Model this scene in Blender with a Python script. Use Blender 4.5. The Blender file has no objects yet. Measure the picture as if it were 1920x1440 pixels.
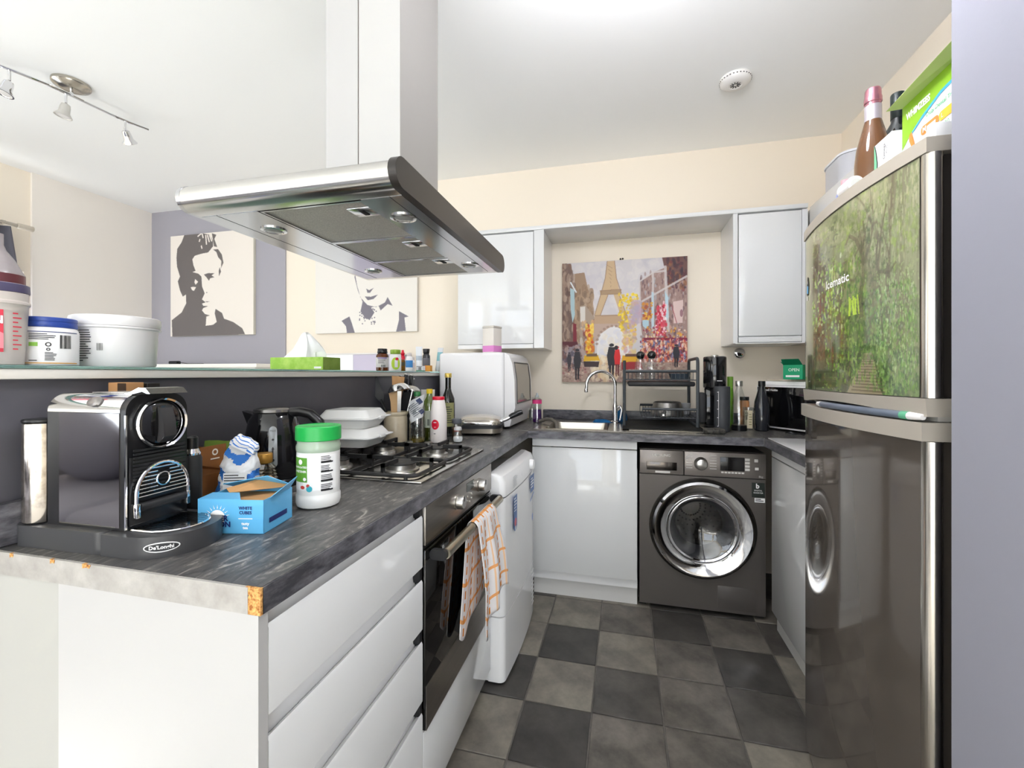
import bpy, bmesh, math, random
import numpy as np
from mathutils import Matrix, Vector, Euler
random.seed(7)
rng = np.random.RandomState(11)
S = bpy.context.scene
COL = S.collection
PI = math.pi

# ------------------------------------------------------------------ camera, world, lights, exposure
cam_d = bpy.data.cameras.new('camera'); cam = bpy.data.objects.new('camera', cam_d); COL.objects.link(cam)
cam_d.sensor_width = 36.0; cam_d.lens = 825.0/1920*36.0; cam_d.shift_y = -18/1920.0; cam_d.clip_start = 0.02
cam.location = (0, 0, 1.252); cam.rotation_euler = (PI/2, 0, math.atan(209/825.0))
S.camera = cam
S.view_settings.view_transform = 'Standard'; S.view_settings.look = 'None'
S.view_settings.gamma = 1.0; S.view_settings.use_curve_mapping = False
S.view_settings.exposure = 0.29
w = bpy.data.worlds.new('sky'); S.world = w; w.use_nodes = True
bg = w.node_tree.nodes['Background']; bg.inputs[0].default_value = (0.80, 0.88, 1.0, 1); bg.inputs[1].default_value = 2.0

def area(name, loc, rot, sx, sy, power, col=(1, 0.985, 0.96)):
    d = bpy.data.lights.new(name, 'AREA'); d.shape = 'RECTANGLE'; d.size = sx; d.size_y = sy; d.energy = power; d.color = col
    o = bpy.data.objects.new(name, d); COL.objects.link(o); o.location = loc; o.rotation_euler = rot
    return o
# daylight entering through the room's windows (left wall, and the rear wall behind the camera)
DAY = (.85, .925, 1)
area('daylight_left', (-4.16, 1.25, 1.55), (0, -PI/2, 0), 1.2, 1.8, 14, DAY)
area('daylight_left_rear', (-4.16, -3.05, 1.25), (0, -PI*.5, 0), 2.0, 2.4, 40, DAY)
area('daylight_rear', (-0.75, -5.47, 1.35), (PI*.5, 0, 0), 2.6, 2.1, 26, DAY)
area('daylight_rear_left', (-3.1, -5.47, 1.35), (PI*.5, 0, 0), 1.3, 2.1, 8, DAY)
area('daylight_right', (1.64, -3.7, 1.35), (0, PI*.5, 0), 2.1, 2.9, 100, DAY)
sd_ = bpy.data.lights.new('sun', 'SUN'); sd_.energy = 54; sd_.angle = 0.02; sd_.color = (.92, .965, 1)
sun = bpy.data.objects.new('sun', sd_); COL.objects.link(sun); sun.rotation_euler = Vector((1, -.12, -.50)).to_track_quat('-Z', 'Y').to_euler()   # falls on the lounge floor
S.cycles.max_bounces = 14; S.cycles.diffuse_bounces = 8; S.cycles.glossy_bounces = 6; S.cycles.transmission_bounces = 12; S.cycles.transparent_max_bounces = 12
S.cycles.caustics_reflective = False; S.cycles.caustics_refractive = False; S.cycles.sample_clamp_indirect = 6.0

# ------------------------------------------------------------------ materials
def lin(h):
    h = h.lstrip('#'); c = [int(h[i:i+2], 16)/255.0 for i in (0, 2, 4)]
    return tuple(x/12.92 if x <= 0.04045 else ((x+0.055)/1.055)**2.4 for x in c)
MATS = {}
def M(name, col='#ffffff', rough=0.5, metal=0.0, trans=0.0, ior=1.45, spec=0.5, coat=0.0, noise=None, bump=None, emit=None, aniso=0.0, alpha=1.0, stretch=(1, 1, 1)):
    if name in MATS: return MATS[name]
    m = bpy.data.materials.new(name); m.use_nodes = True; nt = m.node_tree; p = nt.nodes['Principled BSDF']
    c = lin(col) if isinstance(col, str) else col
    p.inputs['Base Color'].default_value = (*c, 1); p.inputs['Roughness'].default_value = rough; p.inputs['Metallic'].default_value = metal
    p.inputs['Transmission Weight'].default_value = trans; p.inputs['IOR'].default_value = ior
    p.inputs['Specular IOR Level'].default_value = spec; p.inputs['Coat Weight'].default_value = coat; p.inputs['Coat Roughness'].default_value = 0.03
    p.inputs['Alpha'].default_value = alpha; p.inputs['Anisotropic'].default_value = aniso
    if emit: p.inputs['Emission Color'].default_value = (*lin(emit[0]), 1); p.inputs['Emission Strength'].default_value = emit[1]
    if noise or bump:
        tc = nt.nodes.new('ShaderNodeTexCoord'); mp = nt.nodes.new('ShaderNodeMapping'); mp.inputs['Scale'].default_value = stretch
        nt.links.new(tc.outputs['Object'], mp.inputs[0])
    if noise:   # (scale, colour2, low, high)
        n = nt.nodes.new('ShaderNodeTexNoise'); n.inputs['Scale'].default_value = noise[0]; n.inputs['Detail'].default_value = 6; n.inputs['Roughness'].default_value = 0.65
        r = nt.nodes.new('ShaderNodeValToRGB'); r.color_ramp.elements[0].position = noise[2]; r.color_ramp.elements[1].position = noise[3]
        r.color_ramp.elements[0].color = (*c, 1); r.color_ramp.elements[1].color = (*lin(noise[1]), 1)
        nt.links.new(mp.outputs[0], n.inputs[0]); nt.links.new(n.outputs['Fac'], r.inputs[0]); nt.links.new(r.outputs[0], p.inputs['Base Color'])
    if bump:    # (scale, strength, distance)
        n2 = nt.nodes.new('ShaderNodeTexNoise'); n2.inputs['Scale'].default_value = bump[0]; n2.inputs['Detail'].default_value = 4
        b = nt.nodes.new('ShaderNodeBump'); b.inputs['Strength'].default_value = bump[1]; b.inputs['Distance'].default_value = bump[2] if len(bump) > 2 else 0.002
        nt.links.new(mp.outputs[0], n2.inputs[0]); nt.links.new(n2.outputs['Fac'], b.inputs['Height']); nt.links.new(b.outputs[0], p.inputs['Normal'])
    MATS[name] = m; return m
def M_attr(name, rough=0.5, coat=0.0, spec=0.5):
    if name in MATS: return MATS[name]
    m = M(name, '#ffffff', rough, coat=coat, spec=spec); nt = m.node_tree
    a = nt.nodes.new('ShaderNodeAttribute'); a.attribute_name = 'Col'
    nt.links.new(a.outputs['Color'], nt.nodes['Principled BSDF'].inputs['Base Color']); return m

def M_glass(name, col='#ffffff', rough=0.0, ior=1.45, tint=0.0):
    if name in MATS: return MATS[name]
    return M(name, col, rough, trans=1.0, ior=ior)

def M_pane(name, col=(1, 1, 1), fac=0.08):      # thin clear sheet: passes light straight through, with a faint reflection
    if name in MATS: return MATS[name]
    m = bpy.data.materials.new(name); m.use_nodes = True; nt = m.node_tree; nt.nodes.remove(nt.nodes['Principled BSDF'])
    t = nt.nodes.new('ShaderNodeBsdfTransparent'); t.inputs[0].default_value = (*col, 1); g = nt.nodes.new('ShaderNodeBsdfGlossy'); g.inputs['Roughness'].default_value = 0.02
    mx = nt.nodes.new('ShaderNodeMixShader'); mx.inputs[0].default_value = fac; nt.links.new(t.outputs[0], mx.inputs[1]); nt.links.new(g.outputs[0], mx.inputs[2])
    nt.links.new(mx.outputs[0], nt.nodes['Material Output'].inputs[0]); MATS[name] = m; return m

# ------------------------------------------------------------------ geometry collector
class G:
    def __init__(s): s.v = []; s.f = []; s.mi = []; s.cur = 0
    def add(s, vs, fs):
        o = len(s.v); s.v += [tuple(p) for p in vs]; s.f += [tuple(i+o for i in f) for f in fs]; s.mi += [s.cur]*len(fs); return s
    def mat(s, i): s.cur = i; return s
    def mark(s): return len(s.v)
    def xf(s, m, start=0):
        for i in range(start, len(s.v)): s.v[i] = tuple(m @ Vector(s.v[i]))
        return s
    def box(s, x0, y0, z0, x1, y1, z1, b=0.0, seg=2):
        if x0 > x1: x0, x1 = x1, x0
        if y0 > y1: y0, y1 = y1, y0
        if z0 > z1: z0, z1 = z1, z0
        vs = [(x0,y0,z0),(x1,y0,z0),(x1,y1,z0),(x0,y1,z0),(x0,y0,z1),(x1,y0,z1),(x1,y1,z1),(x0,y1,z1)]
        fs = [(0,3,2,1),(4,5,6,7),(0,1,5,4),(1,2,6,5),(2,3,7,6),(3,0,4,7)]
        if not b: return s.add(vs, fs)
        bm = bmesh.new(); q = [bm.verts.new(p) for p in vs]
        for f in fs: bm.faces.new([q[i] for i in f])
        bmesh.ops.bevel(bm, geom=list(bm.edges), offset=b, segments=seg, affect='EDGES', profile=0.5, clamp_overlap=True)
        bm.verts.index_update(); s.add([v.co[:] for v in bm.verts], [[v.index for v in f.verts] for f in bm.faces]); bm.free(); return s
    def lathe(s, prof, n=28, c=(0,0,0), cap=True, axis='z', ang=2*PI, sx=1.0, sy=1.0):
        vs = []; fs = []; k = len(prof); full = abs(ang-2*PI) < 1e-6; m = n if full else n+1
        for i in range(m):
            a = ang*i/n
            for r, z in prof: vs.append((r*math.cos(a)*sx, r*math.sin(a)*sy, z))
        for i in range(n):
            j = (i+1) % m
            for t in range(k-1): fs.append((i*k+t, j*k+t, j*k+t+1, i*k+t+1))
        if cap and full:
            if prof[0][0] > 1e-6: fs.append(tuple(i*k for i in range(m))[::-1])
            if prof[-1][0] > 1e-6: fs.append(tuple(i*k+k-1 for i in range(m)))
        if axis == 'x': vs = [(z, x, y) for x, y, z in vs]
        elif axis == 'y': vs = [(y, z, x) for x, y, z in vs]
        vs = [(x+c[0], y+c[1], z+c[2]) for x, y, z in vs]
        return s.add(vs, fs)
    def cyl(s, r, a0, a1, c=(0,0,0), axis='z', n=24, b=0.0):
        p = [(r, a0), (r, a1)] if not b else [(r-b, a0), (r-b*0.3, a0+b*0.3), (r, a0+b), (r, a1-b), (r-b*0.3, a1-b*0.3), (r-b, a1)]
        return s.lathe(p, n, c, True, axis)
    def tube(s, pts, r, n=8, cap=True, closed=False):
        pts = [Vector(p) for p in pts]; k = len(pts); vs = []; fs = []; up = None
        for i, p in enumerate(pts):
            if closed: t = (pts[(i+1) % k]-pts[i-1])
            else: t = pts[min(i+1, k-1)]-pts[max(i-1, 0)]
            t.normalize()
            if up is None: up = Vector((0,0,1)) if abs(t.z) < 0.9 else Vector((1,0,0))
            a = t.cross(up); a.normalize(); bb = a.cross(t); bb.normalize(); up = bb
            rr = r[i] if isinstance(r, (list, tuple)) else r
            for j in range(n):
                an = 2*PI*j/n; vs.append(p + a*(math.cos(an)*rr) + bb*(math.sin(an)*rr))
        for i in range(k if closed else k-1):
            i2 = (i+1) % k
            for j in range(n):
                j2 = (j+1) % n; fs.append((i*n+j, i*n+j2, i2*n+j2, i2*n+j))
        if cap and not closed: fs.append(tuple(range(n))[::-1]); fs.append(tuple((k-1)*n+j for j in range(n)))
        return s.add(vs, fs)
    def prism(s, poly, a0, a1, axis='z'):
        n = len(poly); area2 = sum(poly[i][0]*poly[(i+1) % n][1]-poly[(i+1) % n][0]*poly[i][1] for i in range(n))
        if area2 < 0: poly = poly[::-1]
        mp = {'z': lambda p, h: (p[0], p[1], h), 'x': lambda p, h: (h, p[0], p[1]), 'y': lambda p, h: (p[0], h, p[1])}[axis]
        lo, hi = min(a0, a1), max(a0, a1)
        vs = [mp(p, lo) for p in poly]+[mp(p, hi) for p in poly]
        fs = [tuple(range(n))[::-1], tuple(range(n, 2*n))]+[(i, (i+1) % n, (i+1) % n+n, i+n) for i in range(n)]
        if axis == 'y': fs = [f[::-1] for f in fs]
        return s.add(vs, fs)
    def sphere(s, r, c=(0,0,0), n=16, sc=(1,1,1)):
        k = max(6, n//2); prof = [(max(1e-7, r*math.sin(PI*i/k)), -r*math.cos(PI*i/k)) for i in range(k+1)]
        st = s.mark(); s.lathe(prof, n, (0,0,0), False)
        for i in range(st, len(s.v)):
            x, y, z = s.v[i]; s.v[i] = (x*sc[0]+c[0], y*sc[1]+c[1], z*sc[2]+c[2])
        return s
    def build(s, name, mat, parent=None, loc=(0,0,0), rot=(0,0,0), ang=38, flat=False):
        me = bpy.data.meshes.new(name); me.from_pydata(s.v, [], s.f)
        for m in (mat if isinstance(mat, (list, tuple)) else [mat]): me.materials.append(m)
        if any(s.mi): me.polygons.foreach_set('material_index', s.mi)
        me.validate(); 
        bm = bmesh.new(); bm.from_mesh(me); bmesh.ops.remove_doubles(bm, verts=bm.verts, dist=1e-6); bmesh.ops.recalc_face_normals(bm, faces=bm.faces); bm.to_mesh(me); bm.free()
        if not flat:
            me.shade_smooth(); me.set_sharp_from_angle(angle=math.radians(ang))
        o = bpy.data.objects.new(name, me); COL.objects.link(o); o.location = loc; o.rotation_euler = rot
        if parent: o.parent = parent
        return o
def rrect(x0, y0, x1, y1, r, n=5):
    out = []
    for cx, cy, a in ((x1-r, y0+r, -PI/2), (x1-r, y1-r, 0), (x0+r, y1-r, PI/2), (x0+r, y0+r, PI)):
        for i in range(n+1): t = a+PI/2*i/n; out.append((cx+r*math.cos(t), cy+r*math.sin(t)))
    return out
def tag(o, label, cat, group=None):
    o['label'] = label; o['category'] = cat
    if group: o['group'] = group
    return o
def thing(name, label, cat, loc=(0,0,0), rz=0.0, group=None):
    o = bpy.data.objects.new(name, None); o.empty_display_size = 0.05; COL.objects.link(o); o.location = loc; o.rotation_euler = (0, 0, rz)
    return tag(o, label, cat, group)
def struct(o): o['kind'] = 'structure'; return o
def dup(root, loc, rz=None, label=None, group=None):
    r = root.copy(); COL.objects.link(r); r.location = loc
    if rz is not None: r.rotation_euler = (0, 0, rz)
    if label: r['label'] = label
    if group: r['group'] = group
    for ch in list(root.children):
        c = ch.copy(); COL.objects.link(c); c.parent = r
        for g in ch.children:
            d = g.copy(); COL.objects.link(d); d.parent = c
    return r
# lettering: text turned into a thin mesh. fn maps (x, y, h) in the print plane to local 3-D
def text_geo(body, size, align='CENTER', bold=0.0, sx=1.0):
    cu = bpy.data.curves.new('lettering', 'FONT'); cu.body = body; cu.size = size; cu.align_x = align; cu.align_y = 'CENTER'; cu.resolution_u = 2; cu.offset = bold*size
    ob = bpy.data.objects.new('lettering', cu); me = bpy.data.meshes.new_from_object(ob)
    vs = [(v.co.x*sx, v.co.y) for v in me.vertices]; fs = [tuple(p.vertices) for p in me.polygons]
    bpy.data.objects.remove(ob); bpy.data.curves.remove(cu); bpy.data.meshes.remove(me)
    return vs, fs
def flat_fn(o, ux, uy):
    o, ux, uy = Vector(o), Vector(ux).normalized(), Vector(uy).normalized(); n = ux.cross(uy)
    return lambda x, y, h=0.0: o+ux*x+uy*y+n*h
def cyl_fn(r, a0, z0, cx=0, cy=0):     # wraps print round a vertical cylinder; x runs anticlockwise seen from above
    return lambda x, y, h=0.0: Vector((cx+(r+h)*math.cos(a0+x/r), cy+(r+h)*math.sin(a0+x/r), z0+y))
class P:                               # a collector for print on a surface
    def __init__(s, fn): s.fn = fn; s.g = G(); s.curved = (Vector(fn(0, 0, 0))+Vector(fn(.02, 0, 0))-2*Vector(fn(.01, 0, 0))).length > 1e-5
    def text(s, body, size, x=0, y=0, mi=0, align='CENTER', bold=0.0, sx=1.0, h=0.0006, rot=0.0):
        vs, fs = text_geo(body, size, align, bold, sx); s.g.mat(mi); c, sn = math.cos(rot), math.sin(rot)
        s.g.add([s.fn(a*c-b*sn+x, a*sn+b*c+y, h) for a, b in vs], fs); return s
    def rect(s, x0, y0, x1, y1, mi=0, h=0.0004, nx=1):
        s.g.mat(mi); vs = []; fs = []; nx = max(nx, math.ceil(abs(x1-x0)/.005)) if s.curved else nx
        for i in range(nx+1):
            x = x0+(x1-x0)*i/nx; vs += [s.fn(x, y0, h), s.fn(x, y1, h)]
        for i in range(nx): fs.append((2*i, 2*i+2, 2*i+3, 2*i+1))
        s.g.add(vs, fs); return s
    def poly(s, pts, mi=0, h=0.0004):
        s.g.mat(mi)
        if s.curved:
            lo, hi = min(p[0] for p in pts), max(p[0] for p in pts); n = max(1, math.ceil((hi-lo)/.004))
            for k in range(n):
                q = list(pts)
                for sgn, lim in ((1, lo+(hi-lo)*k/n), (-1, lo+(hi-lo)*(k+1)/n)):
                    o = []
                    for i in range(len(q)):
                        A, B = q[i-1], q[i]; da, db = sgn*(A[0]-lim), sgn*(B[0]-lim)
                        if (da < 0) != (db < 0) and abs(da-db) > 1e-12: t = da/(da-db); o.append((A[0]+(B[0]-A[0])*t, A[1]+(B[1]-A[1])*t))
                        if db >= 0: o.append(B)
                    q = o
                if len(q) > 2: s.g.add([s.fn(x, y, h) for x, y in q], [tuple(range(len(q)))])
            return s
        s.g.add([s.fn(x, y, h) for x, y in pts], [tuple(range(len(pts)))]); return s
    def disc(s, x, y, r, mi=0, h=0.0004, n=20, ry=None, r0=0.0):
        ry = r if ry is None else ry
        if r0 <= 0: return s.poly([(x+r*math.cos(2*PI*i/n), y+ry*math.sin(2*PI*i/n)) for i in range(n)], mi, h)
        s.g.mat(mi); vs = []; fs = []
        for i in range(n):
            a = 2*PI*i/n; vs += [s.fn(x+r0*math.cos(a), y+r0*ry/r*math.sin(a), h), s.fn(x+r*math.cos(a), y+ry*math.sin(a), h)]
        for i in range(n): j = (i+1) % n; fs.append((2*i, 2*i+1, 2*j+1, 2*j))
        s.g.add(vs, fs); return s
    def lines(s, x0, y0, x1, n, dy, th, mi=0, seed=1, h=0.0005):
        r = random.Random(seed)
        for i in range(n): s.rect(x0, y0-i*dy-th, x0+(x1-x0)*r.uniform(0.6, 1.0), y0-i*dy, mi, h)
        return s
    def bars(s, x0, y0, x1, y1, n, mi=0, seed=2, h=0.0005):
        r = random.Random(seed); w_ = (x1-x0)/n
        for i in range(n): s.rect(x0+i*w_, y0, x0+i*w_+w_*r.uniform(0.25, 0.75), y1, mi, h)
        return s
    def build(s, name, mat, parent):
        me = bpy.data.meshes.new(name); me.from_pydata(s.g.v, [], s.g.f)
        for m in (mat if isinstance(mat, (list, tuple)) else [mat]): me.materials.append(m)
        if any(s.g.mi): me.polygons.foreach_set('material_index', s.g.mi)
        o = bpy.data.objects.new(name, me); COL.objects.link(o); o.parent = parent; return o
def raster(name, img, fn, mat, parent):        # flat picture: one small face per dab of paint, colours held on the mesh
    H, W = img.shape[:2]; vs = [fn(x/W, 1-y/H) for y in range(H+1) for x in range(W+1)]
    fs = [(y*(W+1)+x, (y+1)*(W+1)+x, (y+1)*(W+1)+x+1, y*(W+1)+x+1) for y in range(H) for x in range(W)]
    me = bpy.data.meshes.new(name); me.from_pydata([tuple(v) for v in vs], [], fs); me.materials.append(mat)
    ca = me.color_attributes.new('Col', 'FLOAT_COLOR', 'CORNER'); a = np.ones((H*W, 4, 4), np.float32)
    l = np.clip(img.reshape(-1, 3), 0, 1); l = np.where(l <= 0.04045, l/12.92, ((l+0.055)/1.055)**2.4); a[:, :, :3] = l[:, None, :]
    ca.data.foreach_set('color', a.ravel()); me.shade_smooth()
    o = bpy.data.objects.new(name, me); COL.objects.link(o)
    if parent: o.parent = parent
    return o
def hexc(h): h = h.lstrip('#'); return np.array([int(h[i:i+2], 16)/255.0 for i in (0, 2, 4)])
class Canvas:
    def __init__(s, W, H, bgc): s.W, s.H = W, H; s.a = np.tile(hexc(bgc), (H*2, W*2, 1)); yy, xx = np.mgrid[0:H*2, 0:W*2]; s.x = (xx+0.5)/(W*2); s.y = (yy+0.5)/(H*2)
    def mask(s, poly):
        m = np.zeros(s.x.shape, bool); n = len(poly)
        for i in range(n):
            x0, y0 = poly[i]; x1, y1 = poly[(i+1) % n]
            if y0 == y1: continue
            m ^= ((y0 > s.y) != (y1 > s.y)) & (s.x < (x1-x0)*(s.y-y0)/(y1-y0)+x0)
        return m
    def poly(s, pts, col, al=1.0):
        m = s.mask(pts); s.a[m] = s.a[m]*(1-al)+hexc(col)*al; return s
    def ell(s, cx, cy, rx, ry, col, al=1.0):
        m = ((s.x-cx)/rx)**2+((s.y-cy)/ry)**2 < 1; s.a[m] = s.a[m]*(1-al)+hexc(col)*al; return s
    def line(s, x0, y0, x1, y1, w_, col, al=1.0):
        dx, dy = x1-x0, y1-y0; L = math.hypot(dx, dy) or 1e-6; nx, ny = -dy/L*w_/2, dx/L*w_/2
        return s.poly([(x0+nx, y0+ny), (x1+nx, y1+ny), (x1-nx, y1-ny), (x0-nx, y0-ny)], col, al)
    def dabs(s, x0, y0, x1, y1, n, cols, sz, seed, al=0.7, vert=1.0):
        r = random.Random(seed)
        for _ in range(n):
            x, y, q = r.uniform(x0, x1), r.uniform(y0, y1), r.uniform(0.4, 1.0)*sz; s.ell(x, y, q, q*vert*r.uniform(0.5, 1.5), r.choice(cols), al)
        return s
    def out(s): return s.a.reshape(s.H, 2, s.W, 2, 3).mean((1, 3))
def vnoise(W, H, sx, sy, seed):
    r = np.random.RandomState(seed); gx, gy = int(sx)+2, int(sy)+2; g = r.rand(gy, gx)
    x = np.linspace(0, sx, W, endpoint=False); y = np.linspace(0, sy, H, endpoint=False); xi = x.astype(int); yi = y.astype(int); fx = x-xi; fy = y-yi
    fx = fx*fx*(3-2*fx); fy = (fy*fy*(3-2*fy))[:, None]
    a = g[yi][:, xi]; b = g[yi][:, xi+1]; c = g[yi+1][:, xi]; d = g[yi+1][:, xi+1]
    return (a*(1-fx)+b*fx)*(1-fy)+(c*(1-fx)+d*fx)*fy
def fbm(W, H, sx, sy, seed, octv=5):
    t = 0; am = 0.5
    for i in range(octv): t = t+am*vnoise(W, H, sx*2**i, sy*2**i, seed+i); am *= 0.55
    return t

# common materials
m_ceil = M('ceiling_paint', '#f5f6f6', 0.9, bump=(60, 0.05))
m_cream = M('cream_paint', '#eee4d4', 0.85, bump=(70, 0.06))
m_offwhite = M('offwhite_paint', '#ecebe8', 0.8, bump=(70, 0.06))
m_grey = M('lavender_grey_paint', '#a3a1a9', 0.8, bump=(70, 0.06))
m_nib = M('pale_grey_paint', '#91919c', 0.8, bump=(80, 0.08))
m_dark = M('charcoal_paint', '#504f56', 0.45, noise=(5, '#5b5a60', 0.35, 0.75), bump=(40, 0.05))
m_white = M('white_gloss', '#f3f3f3', 0.12)
m_whitem = M('white_satin', '#e9e9e7', 0.4)
m_gloss = M('pale_grey_gloss_laminate', '#dcdddd', 0.08, coat=0.3)
m_chan = M('grey_channel', '#e4e4e5', 0.35)
m_black = M('black_plastic', '#141416', 0.28)
m_blackm = M('matt_black_plastic', '#1b1b1d', 0.55)
m_rubber = M('black_rubber', '#101010', 0.7)
m_steel = M('brushed_steel', '#c9c7c3', 0.28, 1.0, aniso=0.4, noise=(3, '#bcbab6', 0.3, 0.7), stretch=(1, 40, 40))
m_chrome = M('chrome', '#e4e4e6', 0.05, 1.0)
m_glass = M_pane('clear_glass', (.93, .95, .95), .16)
m_pane = M_pane('window_pane')
m_print = M('black_print', '#202022', 0.5)
m_pwhite = M('white_print', '#f4f4f4', 0.5)
m_red = M('red_plastic', '#d01733', 0.3)
# ------------------------------------------------------------------ the room
BY, RX, LX, CH = 3.08, 1.283, -4.17, 2.715      # back wall, right wall, left wall, ceiling
RY = -5.5
T = 0.94                                        # worktop top
# floor: dark vinyl-look tiles, each a piece
fl = struct(G().box(LX-.2, RY-.1, -0.06, 1.75, BY+.1, -0.004).build('floor', M('floor_grout', '#6d6862', 0.6, noise=(30, '#56524e', 0.3, 0.7))))
def tile_mat(i, dark, light):
    return M('tile_stone_%d' % i, dark, 0.42, noise=(5.5, light, 0.32, 0.78), bump=(45, 0.12), stretch=(1, 1, 1))
tms = [tile_mat(0, '#322f2d', '#66615b'), tile_mat(1, '#3b3834', '#857e75'), tile_mat(2, '#57524c', '#979083'), tile_mat(3, '#2b2927', '#524e4a')]
px, py = 0.2545, 0.27; tw, tl = px-0.005, py-0.005
bm0 = {}
def tile_mesh(k):
    if k not in bm0:
        o = G().box(-tw/2, -tl/2, -0.0045, tw/2, tl/2, 0.0, 0.002, 1).build('tile', tms[k]); bm0[k] = o.data; bpy.data.objects.remove(o)
    return bm0[k]
pat = {(-1,0):2,(0,0):3,(1,0):1,(2,0):1,(3,0):2,(-2,0):1,(-1,1):3,(0,1):2,(1,1):0,(2,1):1,(-2,1):1,(-1,2):2,(0,2):3,(1,2):2,(2,2):1,(-2,2):3,(-1,3):2,(0,3):2,(1,3):1,(2,3):3,(-2,3):3,(-2,-1):1,(-1,-1):2,(0,-1):1,(1,-1):1,(2,-1):2}
rt = random.Random(5)
for i in range(-4, 5):
    for j in range(-5, 6):
        cx, cy = -0.369+px*(i+1.5)-px, 1.382+py*(j+0.5)
        if not (-0.95 < cx < 1.3 and cy < 3.05): continue
        k = pat.get((i, j), rt.randrange(4)); k = {0:0}.get(k, k)
        o = bpy.data.objects.new('tile', tile_mesh(k)); COL.objects.link(o); o.parent = fl; o.location = (cx, cy, 0); o.rotation_euler = (0, 0, PI*rt.randrange(2))
struct(G().box(LX, RY, -.0035, -1.37, BY-.012, .012).box(-1.37, RY, -.0035, 1.65, -.05, .012).build('floor_bounce_carpet', M('carpet_beige', '#dedad3', .95, bump=(200, .3, .004))))  # pale carpet out of view, added to bounce light up to the ceiling
struct(G().box(LX-.3, RY-.2, CH, 1.8, BY+.2, CH+.1).build('ceiling', m_ceil))
# back wall: lavender-grey at the lounge end, cream elsewhere
wb = struct(G().box(LX-.3, BY, 0, 1.8, BY+.15, CH).build('wall_back', m_cream))
gp = G().box(LX, BY-.012, 0, -2.712, BY, CH).build('accent_panel', m_grey, wb)
G().box(-0.34, BY-.003, 2.187, -0.322, BY, 2.2).build('plaster_chip', M('bare_plaster', '#a8977c', 0.9), wb)
# left wall with a window opening
WY0, WY1, WZ0, WZ1 = 0.35, 2.2, 0.95, 1.99
g = G().box(LX-.2, WY1, 0, LX, BY, CH).box(LX-.2, WY0, WZ1, LX, WY1, CH).box(LX-.2, WY0, 0, LX, WY1, WZ0).box(LX-.2, -1.8, 0, LX, WY0, CH).box(LX-.2, -4.3, 2.1, LX, -1.8, CH).box(LX-.2, -4.3, 0, LX, -1.8, .35).box(LX-.2, RY-.15, 0, LX, -4.3, CH)
wl = struct(g.build('wall_left', m_cream))
G().box(LX, 2.235, 0, LX+.02, BY-.012, CH).build('pilaster', M('cream_paint_light', '#ede7df', 0.85), wl)
wf = M('window_frame_white', '#f2f2f2', 0.3)
def window_x(name, x, y0, y1, z0, z1):
    t = 0.05; g = G().box(x, y0, z0, x+.05, y1, z0+t).box(x, y0, z1-t, x+.05, y1, z1).box(x, y0, z0+t, x+.05, y0+t, z1-t).box(x, y1-t, z0+t, x+.05, y1, z1-t).box(x, (y0+y1)/2-.03, z0+t, x+.05, (y0+y1)/2+.03, z1-t)
    o = struct(g.build(name, wf)); G().box(x+.02, y0+t, z0+t, x+.026, y1-t, z1-t).build('pane', m_pane, o)
window_x('window_1', LX-.16, WY0, WY1, WZ0, WZ1); window_x('window_2', LX-.16, -4.3, -1.8, .35, 2.1)
# rear wall behind the camera with two openings
g = G().box(LX-.2, RY-.15, 0, -3.75, RY, CH).box(-2.45, RY-.15, 0, -2.05, RY, CH).box(.55, RY-.15, 0, 1.8, RY, CH)
for x0, x1 in ((-3.75, -2.45), (-2.05, .55)): g.box(x0, RY-.15, 2.4, x1, RY, CH).box(x0, RY-.15, 0, x1, RY, .3)
struct(g.build('wall_rear', m_cream))
def window_y(name, y, x0, x1, z0, z1):
    t = 0.05; g = G().box(x0, y, z0, x1, y+.05, z0+t).box(x0, y, z1-t, x1, y+.05, z1)
    n = 3 if x1-x0 > 2 else 2
    for i in range(n+1): xx = x0+(x1-x0-t)*i/n; g.box(xx, y, z0+t, xx+t, y+.05, z1-t)
    o = struct(g.build(name, wf)); G().box(x0+t, y+.02, z0+t, x1-t, y+.026, z1-t).build('pane', m_pane, o)
window_y('window_3', RY-.12, -3.75, -2.45, .3, 2.4); window_y('window_4', RY-.12, -2.05, .55, .3, 2.4)
struct(G().box(RX, .98, 0, RX+.15, BY, CH).build('wall_right', m_cream))
struct(G().box(.592, .1, 0, 1.75, .995, CH).build('wall_alcove', m_nib))
struct(G().box(1.65, RY, 0, 1.8, -5.2, CH).box(1.65, -2.2, 0, 1.8, .1, CH).box(1.65, -5.2, 0, 1.8, -2.2, .28).box(1.65, -5.2, 2.42, 1.8, -2.2, CH).build('wall_right_rear', m_cream)); window_x('window_5', 1.7, -5.2, -2.2, .28, 2.42)
# half wall between kitchen and lounge, with its white ledge and glass top
HX = -1.10
hw = struct(G().box(-1.36, .53, 0, HX, BY-.001, 1.243).build('wall_partition', m_dark))
G().box(-1.362, .525, 0, HX-.002, .531, 1.242).build('end_plaster', M('end_plaster_grey', '#a5a49f', 0.8, bump=(25, .1)), hw)
struct(G().box(HX+.0005, .533, 0, -.922, .547, .899).build('trim_2', M('end_plaster_grey')))
struct(G().box(-1.44, .35, 1.243, HX+.022, 2.62, 1.263, .003).build('trim_1', M('ledge_white', '#d8d4cc', 0.5)))
gs = thing('glass_shelf', 'long clear glass shelf with teal edge topping the white half wall ledge', 'shelf', (0, 0, 1.263))
G().box(-1.445, .34, 0, HX+.026, 2.62, .006, .001, 1).build('glass_panel', M('teal_glass', '#bfeee4', 0.03, trans=0.75, ior=1.45), gs)
LZ = 1.2692

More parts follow.
